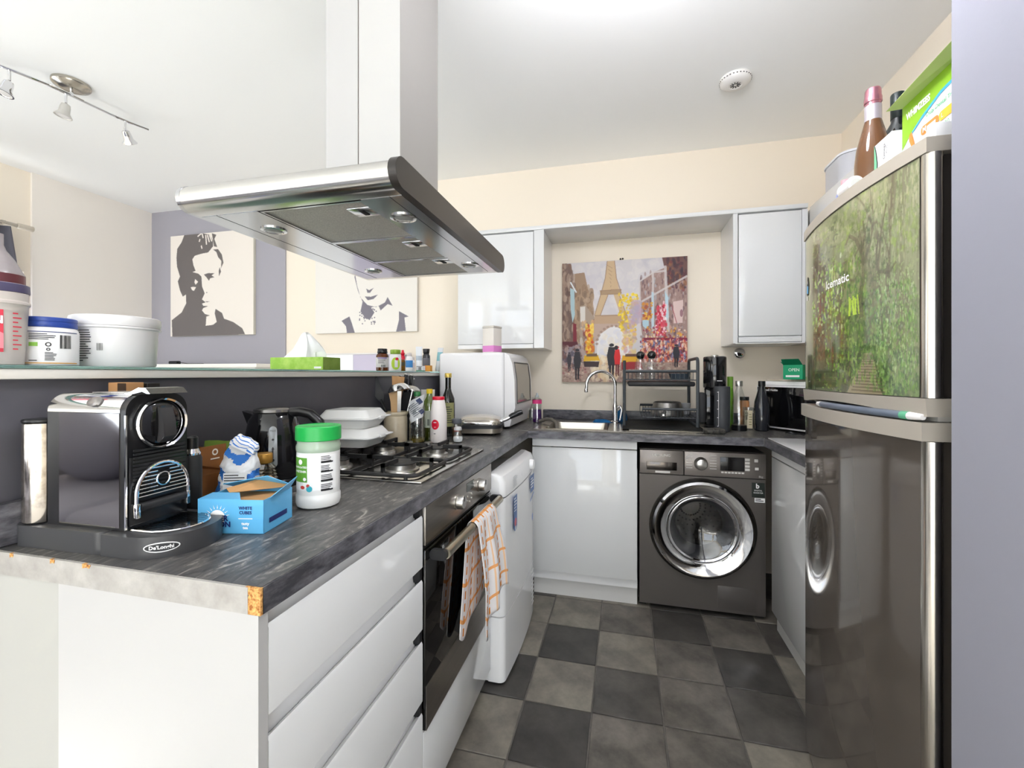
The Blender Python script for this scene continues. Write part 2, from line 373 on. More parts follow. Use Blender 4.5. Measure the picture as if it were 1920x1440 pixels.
# ------------------------------------------------------------------ worktops
def worktop_mat(name, a, b, lo, hi, st, edge=False):
    m = M(name, a, 0.36, noise=(5.0, b, lo, hi), bump=(50, 0.10), stretch=st); return m
m_top = worktop_mat('slate_laminate', '#323134', '#a39d96', 0.36, 0.72, (9, 2.6, 4))
nt = m_top.node_tree; rp = [n for n in nt.nodes if n.type == 'VALTORGB'][0]; e = rp.color_ramp.elements.new(0.55); e.color = (*lin('#545250'), 1)
mpn = [n for n in nt.nodes if n.type == 'MAPPING'][0]; mpn.inputs['Rotation'].default_value = (0, 0, 0.75)
nz = [n for n in nt.nodes if n.type == 'TEX_NOISE'][0]; nz.inputs['Distortion'].default_value = 1.2; nz.inputs['Detail'].default_value = 9
m_edge = worktop_mat('slate_edge', '#3a3a3f', '#86848a', 0.38, 0.80, (3, 3, 9))
m_pale = worktop_mat('pale_edge_strip', '#8f8b86', '#b3b0ab', 0.3, 0.7, (3, 3, 3))
m_chip = M('bare_chipboard', '#8a4f1c', 0.9, noise=(160, '#e2b06b', 0.35, 0.62), bump=(160, 0.8, .004))
WX0, WXF, WY = HX, -.512, 2.385
wt = thing('worktop', 'slate-effect worktop on the drawer and hob run, chipped at its pale end', 'worktop', (0, 0, T))
G().box(WX0, .535, -.04, WXF-.003, WY, 0).build('top', m_top, wt)
G().box(WXF-.003, .535, -.04, WXF, WY, -.0008).build('front_edging', m_edge, wt)
G().box(WX0, .530, -.04, WXF-.022, .535, -.0006).build('end_edging', m_pale, wt)
r = random.Random(3)
poly = [(WXF, -.0004), (WXF, -.04), (WXF-.0245, -.04), (WXF-.0215, -.03), (WXF-.026, -.022), (WXF-.0205, -.012), (WXF-.029, -.003), (WXF-.027, -.0004)]
G().prism(poly, .5305, .536, 'y').build('chipped_corner', m_chip, wt)
for cx, wd in ((-.857, .017), (-1.035, .008), (-.935, .01)):
    G().prism([(cx-wd/2, -.0003), (cx+wd*.6, -.001), (cx+wd*.4, -.007), (cx+wd*.1, -.0055), (cx-wd*.5, -.008)], .5292, .534, 'y').build('edge_chip', m_chip, wt)
tag(G().box(WX0+.0003, .53, .0005, WX0+.018, WY, .078, .004).build('upstand', m_edge, None, (0, 0, T)), 'slate-effect upstand along the foot of the charcoal half wall', 'upstand')
G().box(WX0, WY-.0005, -.001, WXF, WY+.003, .0012).build('joint_strip', m_steel, wt)
SX0, SX1, SY0, SY1 = -.44, -.08, 2.50, 2.86       # bowl opening
wt2 = thing('worktop', 'slate-effect worktop along the back wall holding the steel sink', 'worktop', (0, 0, T))
y0 = WY+.003
G().box(WX0, y0, -.04, SX0, BY, 0).box(SX0, y0, -.04, SX1, SY0, 0).box(SX0, SY1, -.04, SX1, BY, 0).box(SX1, y0, -.04, RX, BY, 0).build('top', m_top, wt2)
G().box(WXF, y0-.003, -.04, .665, y0, -.0008).build('front_edging', m_edge, wt2)
tag(G().box(-.55, BY-.02, .0005, RX-.001, BY-.0005, .066, .004).build('upstand', m_edge, None, (0, 0, T)), 'slate-effect upstand along the back wall behind sink and tap', 'upstand')
wt3 = thing('worktop', 'short slate-effect worktop on the right beside the fridge freezer', 'worktop', (0, 0, T))
G().box(.668, 1.69, -.04, RX, WY-.001, 0).build('top', m_top, wt3)
G().box(.665, 1.69, -.04, .668, WY-.001, -.0008).build('front_edging', m_edge, wt3)
G().box(.6645, WY-.002, -.04, .668, WY+.0035, .0008).build('joint_strip', m_steel, wt3)
tag(G().box(.676, 1.70, 0, 1.2, 2.36, .006, .002).build('glare_board', m_white, None, (0, 0, T+.0005)), 'flat white board standing in for window glare on the right worktop', 'board')  # white sheet added where the worktop shines with window glare

# ------------------------------------------------------------------ base units
u = thing('drawer_unit', 'glossy pale grey four drawer unit at the near end of the worktop', 'cabinet', (0, .53, 0))
G().box(-.921, 0, 0, WXF-.003, .018, .90).build('end_panel', M('end_panel_white', '#b0afae', .4), u)
G().box(HX+.01, .018, .1, WXF-.04, .542, .89).build('carcass', m_chan, u)
G().box(HX+.06, .018, 0, -.57, .542, .1).build('plinth', m_gloss, u)
for z0, z1 in ((.742, .878), (.578, .708), (.388, .545), (.11, .356)):
    d = G().prism([(WXF-.022, z0), (WXF-.003, z0), (WXF-.003, z1-.006), (WXF-.006, z1), (WXF-.022, z1-.012)], .0195, .54, 'y').build('drawer_front', m_gloss, u)
    # grip channel above the front: sloped pale trough
    top = z1+.034 if z1 < .87 else .9
    G().prism([(WXF-.04, z1-.012), (WXF-.0225, z1-.012), (WXF-.026, z1+.006), (WXF-.026, top-.006), (WXF-.014, top-.0005), (WXF-.04, top-.0005)], .0195, .535, 'y').build('grip_channel', m_chan, d)
    G().box(WXF-.03, .529, z1-.004, WXF-.006, .5415, top-.001).build('channel_cap', m_blackm, d)
ov = thing('oven_housing', 'white panel and plinth under the built-in oven', 'cabinet', (0, 1.075, 0))
G().box(HX+.02, .002, .06, WXF-.04, .018, .9).box(HX+.02, .59, .06, WXF-.04, .606, .9).box(HX+.02, .018, .27, WXF-.04, .59, .29).build('carcass', m_chan, ov)
G().box(WXF-.022, .002, .075, WXF-.003, .606, .298, .001).build('lower_panel', m_gloss, ov)
G().box(-.60, .002, 0, -.585, .606, .075).build('plinth', m_gloss, ov)
# oven
m_ovsteel = M('warm_stainless', '#a9a39c', 0.3, 1.0, noise=(2, '#9a958f', 0.3, 0.7), stretch=(40, 1, 40))
m_blackglass = M('black_glass', '#0b0908', 0.04, coat=0.5)
o_ = thing('oven', 'built-in stainless oven with black glass door beside the drawers', 'oven', (0, 1.078, 0))
G().box(-.98, .02, .3, WXF-.03, .585, .88).build('body', m_blackm, o_)
G().box(WXF-.03, .0, .795, WXF+.002, .6, .899, .002).build('control_panel', m_ovsteel, o_)
for y in (.235, .455):
    k = G().lathe([(.024, 0), (.0245, .004), (.022, .006), (.0215, .02), (.019, .026), (0, .0265)], 24, (WXF+.002, y-.01, .85), axis='x').build('knob', m_steel, o_)
    G().box(WXF+.0285, y-.012, .853, WXF+.0295, y-.009, .87).build('knob_mark', m_print, k)
G().box(WXF+.002, .315, .857, WXF+.0035, .385, .885).build('display', M('lcd_grey', '#3f4540', 0.15), o_)
g = G()
for a, b in ((.325, .84), (.345, .847), (.365, .84), (.325, .825), (.345, .818), (.365, .825)): g.cyl(.0035, WXF+.002, WXF+.004, (0, a, b), 'x', 10)
g.build('button_cluster', m_steel, o_)
G().box(WXF-.03, .0, .785, WXF-.004, .6, .794).build('vent_gap', m_rubber, o_)
d = G().box(WXF-.028, .0, .302, WXF+.002, .6, .783, .003).build('door', m_blackglass, o_)
G().box(WXF+.002, .001, .303, WXF+.0035, .599, .42).build('door_trim', m_ovsteel, d)
hz = .765; hxx = -.468
g = G().cyl(.0145, .035, .575, (hxx, 0, hz), 'y', 20)
h_ = g.build('handle', M('handle_nickel', '#b9b29f', 0.3, 1.0), d)
[G().prism(rrect(-.5095, .75, hxx+.008, .779, .012), y_, y_+.0132, 'y').build('handle_bracket', m_blackm, h_) for y_ in (.022, .5748)]
# tumble dryer
DX = -.462
dr = thing('tumble_dryer', 'white freestanding tumble dryer with blue stickers beside the oven', 'dryer', (0, 1.70, 0))
G().box(-1.05, .003, .01, -.52, .597, .80, .006).build('body', m_white, dr)
def bowed(z0, z1, x_f, bow=.012, n=10, rr=.025):
    pts = [(-.53, 0), (x_f-rr, 0)]
    for i in range(1, 5): a = PI/2*i/4; pts.append((x_f-rr+rr*math.sin(a), rr-rr*math.cos(a)))
    for i in range(1, n): t = i/n; pts.append((x_f+bow*4*t*(1-t), rr+(.6-2*rr)*t))
    for i in range(0, 5): a = PI/2*i/4; pts.append((x_f-rr+rr*math.cos(a), .6-rr+rr*math.sin(a)))
    pts.append((-.53, .6)); return pts
kp = G().prism(bowed(.01, .268, DX), .012, .272).build('kick_panel', m_white, dr)
g = G()
for i in range(9): g.box(DX-.004, .50, .06+i*.021, DX+.004, .57, .068+i*.021)
g.build('vent_slats', M('vent_white', '#d8d8d8', .4), kp)
G().prism(bowed(.27, .75, DX), .277, .752).build('door', m_white, dr)
# fascia: bowed, rolled back at the top, lower edge dips in the middle
pts = bowed(0, 0, DX); pts2 = bowed(0, 0, DX-.012); pts3 = bowed(0, 0, DX-.04); n = len(pts); g = G(); vs = []
for p in pts: vs.append((p[0], p[1], .757))
for p in pts: vs.append((p[0], p[1], .815))
for p in pts2: vs.append((p[0], p[1], .838))
for p in pts3: vs.append((p[0], p[1], .850))
fs = []
for lv in range(3):
    for i in range(n): j = (i+1) % n; fs.append((lv*n+i, lv*n+j, (lv+1)*n+j, (lv+1)*n+i))
fs.append(tuple(range(3*n, 4*n)))
fa = g.add(vs, fs).build('fascia', m_white, dr)
G().lathe([(.026, 0), (.026, .012), (.022, .02), (0, .022)], 20, (DX+.006, .47, .80), axis='x').build('dial', m_white, fa)
p = P(flat_fn((DX+.0135, .2, .80), (0, 1, 0), (0, 0, 1))); p.lines(-.11, .02, -.03, 7, .007, .0022).text('i', .03, .05, 0)
p.build('print', M('grey_print', '#9fa3a8', .5), fa)
blue = M('blue_sticker', '#2b5fa5', .35)
p = P(flat_fn((DX+.0135, 0, 0), (0, 1, 0), (0, 0, 1)))
p.poly([(.10, .735), (.10, .60), (.115, .585), (.145, .585), (.16, .60), (.16, .735)], 0).lines(.108, .725, .152, 5, .013, .005, 1).disc(.13, .62, .018, 2, .0007).disc(.13, .597, .01, 1, .0007)
p.rect(.44, .66, .53, .745, 0).lines(.45, .73, .52, 4, .014, .006, 1).poly([(.44, .63), (.53, .655), (.53, .645), (.44, .617)], 0).disc(.49, .53, .014, 0, ry=.02)
p.build('sticker', [blue, m_pwhite, m_red], dr)

def door_unit(name, label, x0, x1, yf, z0, z1):
    t = thing(name, label, 'cabinet', (0, yf, 0)); return t
c = thing('sink_cabinet', 'glossy pale grey single door base cabinet beneath the sink', 'cabinet', (0, 2.44, 0))
G().box(-.50, .02, .1, .072, .6, .74).build('carcass', m_chan, c)
G().box(-.50, 0, .15, .07, .019, .845, .002).build('door', m_gloss, c)
G().prism([(.003, .85), (.019, .85), (.019, .899), (0, .899), (0, .893), (.008, .885)], -.50, .07, 'x').build('grip_channel', m_chan, c)
G().box(-.50, .05, 0, .072, .066, .148).build('plinth', M('plinth_pale', '#d5d4d2', .3), c)
c = thing('corner_cabinet', 'glossy pale grey base cabinet on the right between washing machine and fridge', 'cabinet', (.70, 1.69, 0))
G().box(.021, 0, .1, .56, .69, .885).build('carcass', m_chan, c)
G().box(0, 0, .10, .019, .70, .85, .002).build('door', m_gloss, c)
G().box(.0, 0, .855, .019, .70, .899, .001).build('grip_channel', m_chan, c)
G().box(.03, 0, 0, .045, .72, .099).build('plinth', M('plinth_pale'), c)
# ------------------------------------------------------------------ washing machine
m_gra = M('graphite_enamel', '#5f5a57', 0.33, 0.35, noise=(2, '#5f5a56', .3, .7), stretch=(1, 1, 30))
m_gra2 = M('graphite_fascia', '#857e79', 0.3, 0.5)
wm = thing('washing_machine', 'graphite grey washing machine with chrome porthole under the back worktop', 'washing machine', (.39, 2.48, 0))
G().box(-.306, .02, .012, -.302, .58, .848).box(.306, .02, .012, .31, .58, .848).box(-.306, .576, .012, .31, .58, .848).box(-.306, .02, .838, .31, .58, .85, .003).box(-.302, .02, .012, .306, .576, .03).build('body', m_gra, wm)
def holed(x0, x1, z0, z1, cx, cz, r, y0, y1, n=64):
    g = G(); oc = []; ic = []
    for i in range(n):
        a = 2*PI*i/n; c_, s_ = math.cos(a), math.sin(a); ts = []
        if c_ > 1e-9: ts.append((x1-cx)/c_)
        if c_ < -1e-9: ts.append((x0-cx)/c_)
        if s_ > 1e-9: ts.append((z1-cz)/s_)
        if s_ < -1e-9: ts.append((z0-cz)/s_)
        t = min(ts); oc.append((cx+c_*t, cz+s_*t)); ic.append((cx+c_*r, cz+s_*r))
    for q in ((x0, z0), (x1, z0), (x1, z1), (x0, z1)):
        k = min(range(n), key=lambda i: (oc[i][0]-q[0])**2+(oc[i][1]-q[1])**2); oc[k] = q
    vs = [(x, y0, z) for x, z in oc]+[(x, y0, z) for x, z in ic]+[(x, y1, z) for x, z in oc]+[(x, y1, z) for x, z in ic]; fs = []
    for i in range(n): j = (i+1) % n; fs += [(i, j, n+j, n+i), (2*n+i, 3*n+i, 3*n+j, 2*n+j), (i, 2*n+i, 2*n+j, j), (n+i, n+j, 3*n+j, 3*n+i)]
    return g.add(vs, fs)
holed(-.306, .31, .02, .716, .006, .446, .20, 0, .02).build('front_panel', m_gra, wm)
fp = G().box(-.079, -.008, .72, .31, .02, .848, .005).build('control_panel', m_gra2, wm)
dw = G().box(-.306, -.008, .72, -.082, .02, .848, .005).build('detergent_drawer', m_gra2, wm)
G().box(-.27, -.0095, .742, -.115, -.006, .785, .006).build('drawer_grip', M('grip_dark', '#5d5854', .15, 1.0), dw)
for i in range(2): G().box(-.31+.58*i, .03, 0, -.27+.58*i, .07, .013).build('foot', m_rubber, wm)
p = P(flat_fn((0, -.0082, 0), (1, 0, 0), (0, 0, 1)))
p.text('SAMSUNG', .018, -.195, .82, 0, bold=.02, sx=1.15).rect(-.225, .727, -.15, .737, 0)
p.build('lettering', M('silver_print', '#dcd9d4', .4), dw)
dial = G().lathe([(.034, 0), (.033, .012), (.028, .018), (.026, .03), (.022, .033), (0, .033)], 28, (.002, -.008, .786), axis='y')
dial.xf(Matrix.Translation((0, -.016, 0)) @ Matrix.Scale(-1, 4, (0, 1, 0))); dial.build('dial', m_steel, fp)
G().box(.095, -.0095, .755, .21, -.007, .825, .002).build('display', M('display_dark', '#1d1b1b', .1), fp)
p = P(flat_fn((0, -.0085, 0), (1, 0, 0), (0, 0, 1)))
for i in range(6):
    p.rect(-.07, .83-i*.014, -.04, .833-i*.014).rect(.045, .83-i*.014, .078, .833-i*.014)
for i in range(7): p.rect(.10+i*.016, .742, .112+i*.016, .750)
for i in range(4): p.rect(.212, .81-i*.017, .234, .822-i*.017)
p.rect(.255, .805, .272, .82).rect(.258, .765, .275, .778).text('8kg', .014, .285, .732)
p.build('print', M('silver_print'), fp)
# door: chrome ring, bowl glass, gasket, drum
DZ, DXc = .446, .006
def ring(prof, n=56):
    g = G().lathe(prof, n, (DXc, 0, DZ), False, axis='y'); return g
dd = ring([(.262, .004), (.262, -.012), (.256, -.018), (.248, -.012), (.246, .004)]).build('door_rim', M('rim_dark', '#26231f', .2), wm)
ring([(.249, -.012), (.247, -.030), (.236, -.040), (.205, -.034), (.182, -.026), (.172, -.014), (.170, 0.0)]).build('chrome_ring', m_chrome, dd)
ring([(.172, -.016), (.166, -.024), (.158, -.020), (.156, .01)]).build('inner_ring', m_chrome, dd)
ring([(.157, -.004), (.14, .012), (.125, .05), (.12, .09)]).build('gasket', M('gasket_grey', '#3d3d40', .35), wm)
ring([(.157, -.014), (.13, -.004), (.10, .014), (.05, .03), (1e-6, .034)]).build('porthole_glass', M_pane('porthole_glass', (.86, .87, .87), .12), dd)
m_drum = M('drum_steel', '#9a9793', .22, 1.0)
dm = ring([(.12, .09), (.21, .12), (.215, .40), (.20, .42), (1e-6, .42)]).build('drum', m_drum, wm)
for a in (1.5, 1.5+2*PI/3, 1.5+4*PI/3):
    g = G().box(-.02, .13, .135, .02, .40, .205, .012); g.xf(Matrix.Translation((DXc, 0, DZ)) @ Matrix.Rotation(a, 4, 'Y')); g.build('paddle', m_drum, dm)
hl = G()
for j in range(5):
    for a in range(26): t = 2*PI*a/26+(j % 2)*.12; hl.cyl(.006, .418, .4195, (DXc+(.06+j*.03)*math.cos(t), 0, DZ+(.06+j*.03)*math.sin(t)), 'y', 6)
hl.build('perforations', m_rubber, dm)
G().box(.085, -.001, .035, .265, .002, .155, .006).build('filter_flap', M('flap', '#55504d', .4, .1), wm)
p = P(flat_fn((0, -.0006, 0), (1, 0, 0), (0, 0, 1)))
p.rect(.245, .625, .305, .70, 0).text('b', .034, .272, .682, 1, bold=.03, h=.001).text('DIGITAL', .010, .275, .66, 1, h=.001).text('INVERTER', .010, .275, .648, 1, h=.001).rect(.258, .60, .306, .622, 1).lines(.262, .618, .302, 2, .008, .004, 2)
p.build('energy_sticker', [M('sticker_dark', '#232a26', .4), m_pwhite, m_print], wm)

# ------------------------------------------------------------------ fridge freezer
m_frm = M('champagne_metal', '#c6beb2', 0.36, 0.45)
m_frd = M('smoked_gloss', '#5a534c', 0.10, 0.2, coat=.6)
m_frs = M('fridge_side', '#2a2624', 0.35)
fr = thing('fridge_freezer', 'tall bow-fronted fridge freezer with forest picture on the upper door', 'fridge', (.585, 1.35, 0))
FW = .305
def fx(y, off=0.0): return -.031*(1-(y/FW)**2)-off
def bow_poly(y0, y1, off0, back, n=18):
    return [(back, y0)]+[(fx(y0+(y1-y0)*i/n, off0), y0+(y1-y0)*i/n) for i in range(n+1)]+[(back, y1)]
G().box(.052, -.30, .03, .66, .30, 1.70, .004).build('cabinet_body', m_frs, fr)
G().prism(bow_poly(-FW, FW, .004, .05), 1.692, 1.722).build('top_trim', m_frm, fr)
G().box(.05, -FW, 1.70, .665, FW, 1.722, .004).build('top_cover', M('top_cover_beige', '#bdb6aa', .4), fr)
up = G().prism(bow_poly(-FW+.018, FW-.002, 0, .05), 1.205, 1.691).build('upper_door', M('door_side_dark', '#3a3531', .3), fr)
G().lathe([(.017, 1.205), (.017, 1.691)], 20, (.0125, -FW+.0135, 0)).build('edge_trim', M('pale_champagne', '#d8d2c8', .22, 1.0), up)
# upper grip: band with a scooped underside
g = G(); n = 24; vs = []; fs = []
for i in range(n+1):
    y = -FW+2*FW*i/n; t = (y+FW)/(2*FW)
    zb = 1.168+.012*max(0, math.sin(PI*min(1, max(0, (t-.12)/.8))))**.6
    for X, z in ((.05, zb), (fx(y, .003), zb), (fx(y, .006), 1.204), (.05, 1.204)): vs.append((X, y, z))
for i in range(n):
    for k in range(4): fs.append((i*4+k, (i+1)*4+k, (i+1)*4+(k+1) % 4, i*4+(k+1) % 4))
fs += [(0, 1, 2, 3), (n*4+3, n*4+2, n*4+1, n*4)]
g.add(vs, fs).build('upper_grip', m_frm, up)
G().prism(bow_poly(-FW+.02, FW-.01, -.03, .05), 1.157, 1.168).build('door_seal', M('seal_pale', '#d9d6d0', .5), fr)
lo = G().prism(bow_poly(-FW+.018, FW-.002, 0, .05), .045, 1.118).build('lower_door', m_frd, fr)
G().lathe([(.017, .045), (.017, 1.118)], 20, (.0125, -FW+.0135, 0)).build('edge_trim', M('pale_champagne'), lo)
G().prism(bow_poly(-FW, FW, .012, .05), 1.119, 1.156).build('lower_grip', m_frm, lo)
G().prism(bow_poly(-FW+.01, FW, -.012, .05), .0, .044).build('kick_strip', M('kick_beige', '#8d867b', .35, .6), fr)
# forest picture on the upper door (a printed film)
W_, H_ = 190, 330
f1 = fbm(W_, H_, 9, 7, 3); f2 = fbm(W_, H_, 34, 40, 9); f3 = fbm(W_, H_, 20, 3, 21, 4); f4 = fbm(W_, H_, 4, 3, 40, 3); f5 = fbm(W_, H_, 60, 50, 77, 3)
yy, xx = np.mgrid[0:H_, 0:W_]; X_ = xx/W_; Y_ = yy/H_
def mix(a, c, m): m = np.clip(m, 0, 1)[..., None]; return a*(1-m)+hexc(c)*m
im = hexc('#66703f')*np.ones((H_, W_, 1))
im = mix(im, '#8f8c6e', (1-Y_)*1.2*np.clip(f4*1.3, 0, 1)); im = mix(im, '#44532a', (f2-.50)*5); im = mix(im, '#7f9440', (f1*f2-.31)*7); im = mix(im, '#57503c', (f3-.52)*6*(1-.3*Y_))
im = mix(im, '#4f7a30', (Y_-.4)*1.4*np.clip((f1-.35)*3, 0, 1)); im = mix(im, '#2f4420', (Y_-.5)*2.4*np.clip((f2-.45)*5, 0, 1)); im = mix(im, '#97ab64', np.clip((f5-.58)*8, 0, 1)*.6)
im = mix(im, '#b3b18c', np.clip(.30-Y_, 0, 1)*1.6*np.clip(f1*1.5, 0, 1)); im = mix(im, '#8f937a', np.clip(X_-.55, 0, 1)*1.2); im = mix(im, '#4d4433', np.clip(1-abs(X_-.30-.05*np.sin(Y_*9))/.035, 0, 1)*(Y_ > .3)*.6)
im = mix(im, '#5b533d', np.clip(1-abs(X_-.50+.07*np.sin(Y_*7+1))/.06, 0, 1)*((Y_ > .18) & (Y_ < .75))*.6); im = mix(im, '#574f3a', np.clip(1-abs(X_-.70-.10*(.5-Y_))/.018, 0, 1)*(Y_ < .7)*.6)
im = mix(im, '#4f4732', np.clip(1-abs(Y_-.30-.12*np.cos(X_*16))/.016, 0, 1)*((X_ > .33) & (X_ < .72))*.6); im = mix(im, '#4a4230', np.clip(1-abs(X_-.42-.10*np.sin(Y_*11))/.014, 0, 1)*(Y_ < .45)*.55)
cv = Canvas(W_, H_, '#000000'); cv.a = np.repeat(np.repeat(im, 2, 0), 2, 1)
cv.poly([(.49, .80), (.56, .80), (.60, .88), (.60, .94), (.66, 1.0), (.34, 1.0), (.40, .92), (.46, .86)], '#8f8469')
for i in range(14): t = .81+.19*(i/14)**1.2; hwid = .03+.12*(t-.8)/.2; cv.line(.52-hwid, t, .54+hwid, t+.004, .004+.004*(t-.8)/.2, '#5c5340', .7)
cv.dabs(.02, .30, .5, .95, 900, ['#7ba038', '#4f7d2c', '#8fb048', '#35591f', '#3d5f25', '#5f7340'], .007, 5, .5, 2.4); cv.dabs(.5, .5, .98, .98, 900, ['#6b9440', '#88a85a', '#44682e', '#5c8440', '#75806a'], .008, 6, .45, 1.7)
cv.dabs(.02, .0, .98, .4, 700, ['#a9a87c', '#8a8e66', '#697048', '#bdb997'], .008, 8, .35, 2.6)
for q in ([(.47,.62,.03),(.46,.50,.028),(.49,.40,.026),(.47,.30,.022),(.42,.22,.018),(.36,.18,.012),(.33,.22,.010)], [(.48,.36,.02),(.54,.28,.017),(.57,.20,.013),(.53,.13,.010)], [(.46,.30,.016),(.50,.22,.012),(.48,.14,.009)], [(.66,.75,.012),(.64,.55,.014),(.62,.40,.016),(.64,.25,.012),(.69,.12,.010)], [(.62,.42,.012),(.72,.44,.012),(.78,.40,.008)], [(.12,.9,.03),(.14,.6,.028),(.11,.3,.022)], [(.28,.75,.03),(.27,.55,.026),(.30,.42,.02)]):
    for (xa, ya, wd_a), (xb, yb, wd_b) in zip(q, q[1:]): cv.line(xa, ya, xb, yb, (wd_a+wd_b)/2*1.3, '#4c4430', .5)
cv.dabs(.05, .25, .3, .7, 240, ['#c3d98a', '#a8cf5a', '#8cc04a', '#d8e6b4'], .006, 31, .6, 2.6); cv.dabs(.6, .45, .95, .9, 300, ['#a9c77f', '#8fb86a', '#c0d49a'], .006, 32, .45, 1.6)
for i in range(7): a = random.Random(50+i).uniform(-.5, .5); cv.line(.36+.012*i, .50+.01*(i % 3), .36+.012*i+.03*a, .60, .012, '#b8d640', .8)
cv.dabs(.02, .62, .25, .98, 420, ['#5c4a30', '#6f5432', '#34501f', '#4b3c28'], .008, 12, .4, 2.0)
img = cv.out()
LY0, LY1 = -FW+.0195, FW-.012       # picture runs from the hinge side to the trim
TS = []
for i in range(W_+1):       # the print is laid out denser towards the hinge, as the picture itself is stretched towards the near edge
    xr = (1508+239*i/W_-960)/825.0; rr_ = (xr*.9694-.2456)/(xr*.2456+.9694); y = 0.0
    for _ in range(30): y = .5*y+.5*((.585+fx(y))/rr_-1.35)
    TS.append(y)
TS = [LY1+(LY0-LY1)*(q-TS[0])/(TS[-1]-TS[0]) for q in TS]
def mural(u, v): y = TS[int(round(u*W_))]; return (fx(y, .0008), y, 1.206+(1.690-1.206)*v)
raster('forest_film', img, mural, M_attr('film', .12, coat=.6), up)
def door_fn(yc, z): return lambda x, y, h=0.0: Vector((fx(yc-x, .0016+h), yc-x, z+y))
p = P(door_fn(.006, 1.50)); p.text('Icematic', .032, .0, 0, 0, bold=.02, h=.0004, rot=0.0, sx=1.25); p.build('lettering', M('silver_letters', '#efefea', .25), up)
p = P(door_fn(.252, 1.525)); p.poly([(-.012, -.02), (.01, -.02), (.016, .01), (.008, .035), (-.004, .04), (-.014, .015)], 0, .0003).poly([(-.010, -.012), (.008, -.016), (.010, .006), (-.010, .014)], 1, .0006).rect(-.01, -.036, .0, -.022, 2).text('A', .016, .0, .02, 2, h=.0008)
p.build('sticker', [m_print, M('sticker_blue', '#4aa3d8', .4), m_pwhite], up)

# ------------------------------------------------------------------ wall units and the panel bridging them
wc = thing('wall_cabinet', 'glossy pale grey wall cabinet left of the city painting', 'cabinet', (0, 2.75, 1.42))
G().box(-1.07, .02, 0, -.555, .328, .745).build('carcass', m_gloss, wc)
G().box(-.553, 0, 0, -.489, .328, .75).build('end_panel', m_gloss, wc)
G().box(-1.068, 0, .03, -.557, .019, .742, .0015).build('door', m_gloss, wc)
G().box(-1.068, .002, 0, -.557, .019, .026).build('lower_rail', m_gloss, wc)
wc = thing('wall_cabinet', 'glossy pale grey wall cabinet right of the city painting', 'cabinet', (0, 2.75, 1.43))
G().box(.637, .02, 0, .97, .328, .735).build('carcass', m_gloss, wc)
G().box(.608, 0, 0, .632, .328, .74).build('end_panel', m_gloss, wc)
G().box(.637, 0, .04, .955, .019, .732, .0015).build('door', m_gloss, wc)
G().box(.637, .002, .005, .955, .019, .035).build('lower_rail', m_gloss, wc)
G().box(.957, .0, .0, .985, .02, .735).build('corner_post', m_gloss, wc)
G().box(.62, 0, -.004, .97, .328, 0.0).build('underside', m_whitem, wc)
wc = thing('wall_cabinet', 'pale grey wall cabinet on the right wall half hidden by the fridge top', 'cabinet', (.987, 1.70, 1.43))
G().box(.02, 0, 0, .294, 1.37, .74).build('carcass', m_gloss, wc)
G().box(0, 0, .005, .019, .50, .735, .0015).build('door', m_gloss, wc); G().box(0, .503, .005, .019, 1.03, .735, .0015).build('door', m_gloss, wc)
bh = thing('bridging_panel', 'long pale grey panel running over both wall cabinets and the painting', 'panel', (0, 2.745, 2.171))
G().box(-1.08, 0, 0, .985, .334, .024, .001).build('panel', m_gloss, bh)
tag(G().lathe([(.0, 0), (.03, 0), (.034, .006), (.034, .026), (.028, .034), (.018, .037), (0, .037)], 24, axis='y').xf(Matrix.Scale(-1, 4, (0, 1, 0))).build('air_freshener', m_chrome, None, (.713, BY-.0005, 1.385)), 'small round chrome disc fixed to the wall under the right wall cabinet', 'wall knob')

# ------------------------------------------------------------------ extractor hood over the hob
m_hood = M('hood_steel', '#d2d0cc', 0.2, 1.0, aniso=.3, noise=(2, '#c4c2be', .3, .7), stretch=(1, 30, 30))
m_hoodp = M('polished_steel', '#bfc0c2', 0.16, 1.0)
m_duct = M('duct_white', '#b3b2b1', 0.32)
ho = thing('extractor_hood', 'stainless island extractor hood with white chimney hanging above the hob', 'extractor', (-.78, 1.3, 1.665))
hy0, hy1, hx0, hx1, hh = -.44, .445, -.295, .285, .066
def stad(y0, y1, h, r_in=.0, n=10):
    r = h/2; out = []
    for i in range(n+1): a = -PI/2+PI*i/n; out.append((y1-r+r*math.cos(a), r+r*math.sin(a)))
    for i in range(n+1): a = PI/2+PI*i/n; out.append((y0+r+r*math.cos(a), r+r*math.sin(a)))
    return out
# canopy: rounded nose front and back, flat top, recessed underside
g = G(); pr = stad(hy0, hy1, hh)
nose = [p for p in pr if p[0] < hy0+hh/2+1e-6]; nose2 = [p for p in pr if p[0] > hy1-hh/2-1e-6]
g.prism(nose+[(hy0+.06, 0.0), (hy0+.06, hh)][0:2], hx0, hx1, 'x').prism(nose2+[(hy1-.06, hh), (hy1-.06, 0)], hx0, hx1, 'x')
g.box(hx0, hy0+.06, .03, hx1, hy1-.06, hh)
g.build('canopy', m_hood, ho, ang=50)
for x0, x1, mm in ((hx1, hx1+.02, M('smoked_steel', '#2c2825', .32, .1)), (hx0-.012, hx0, m_hoodp)):
    G().prism(stad(hy0-(.004 if x0 > 0 else .0005), hy1+(.004 if x0 > 0 else .0005), hh+(.004 if x0 > 0 else .001)), x0, x1, 'x').build('end_cap', mm, ho, ang=50)
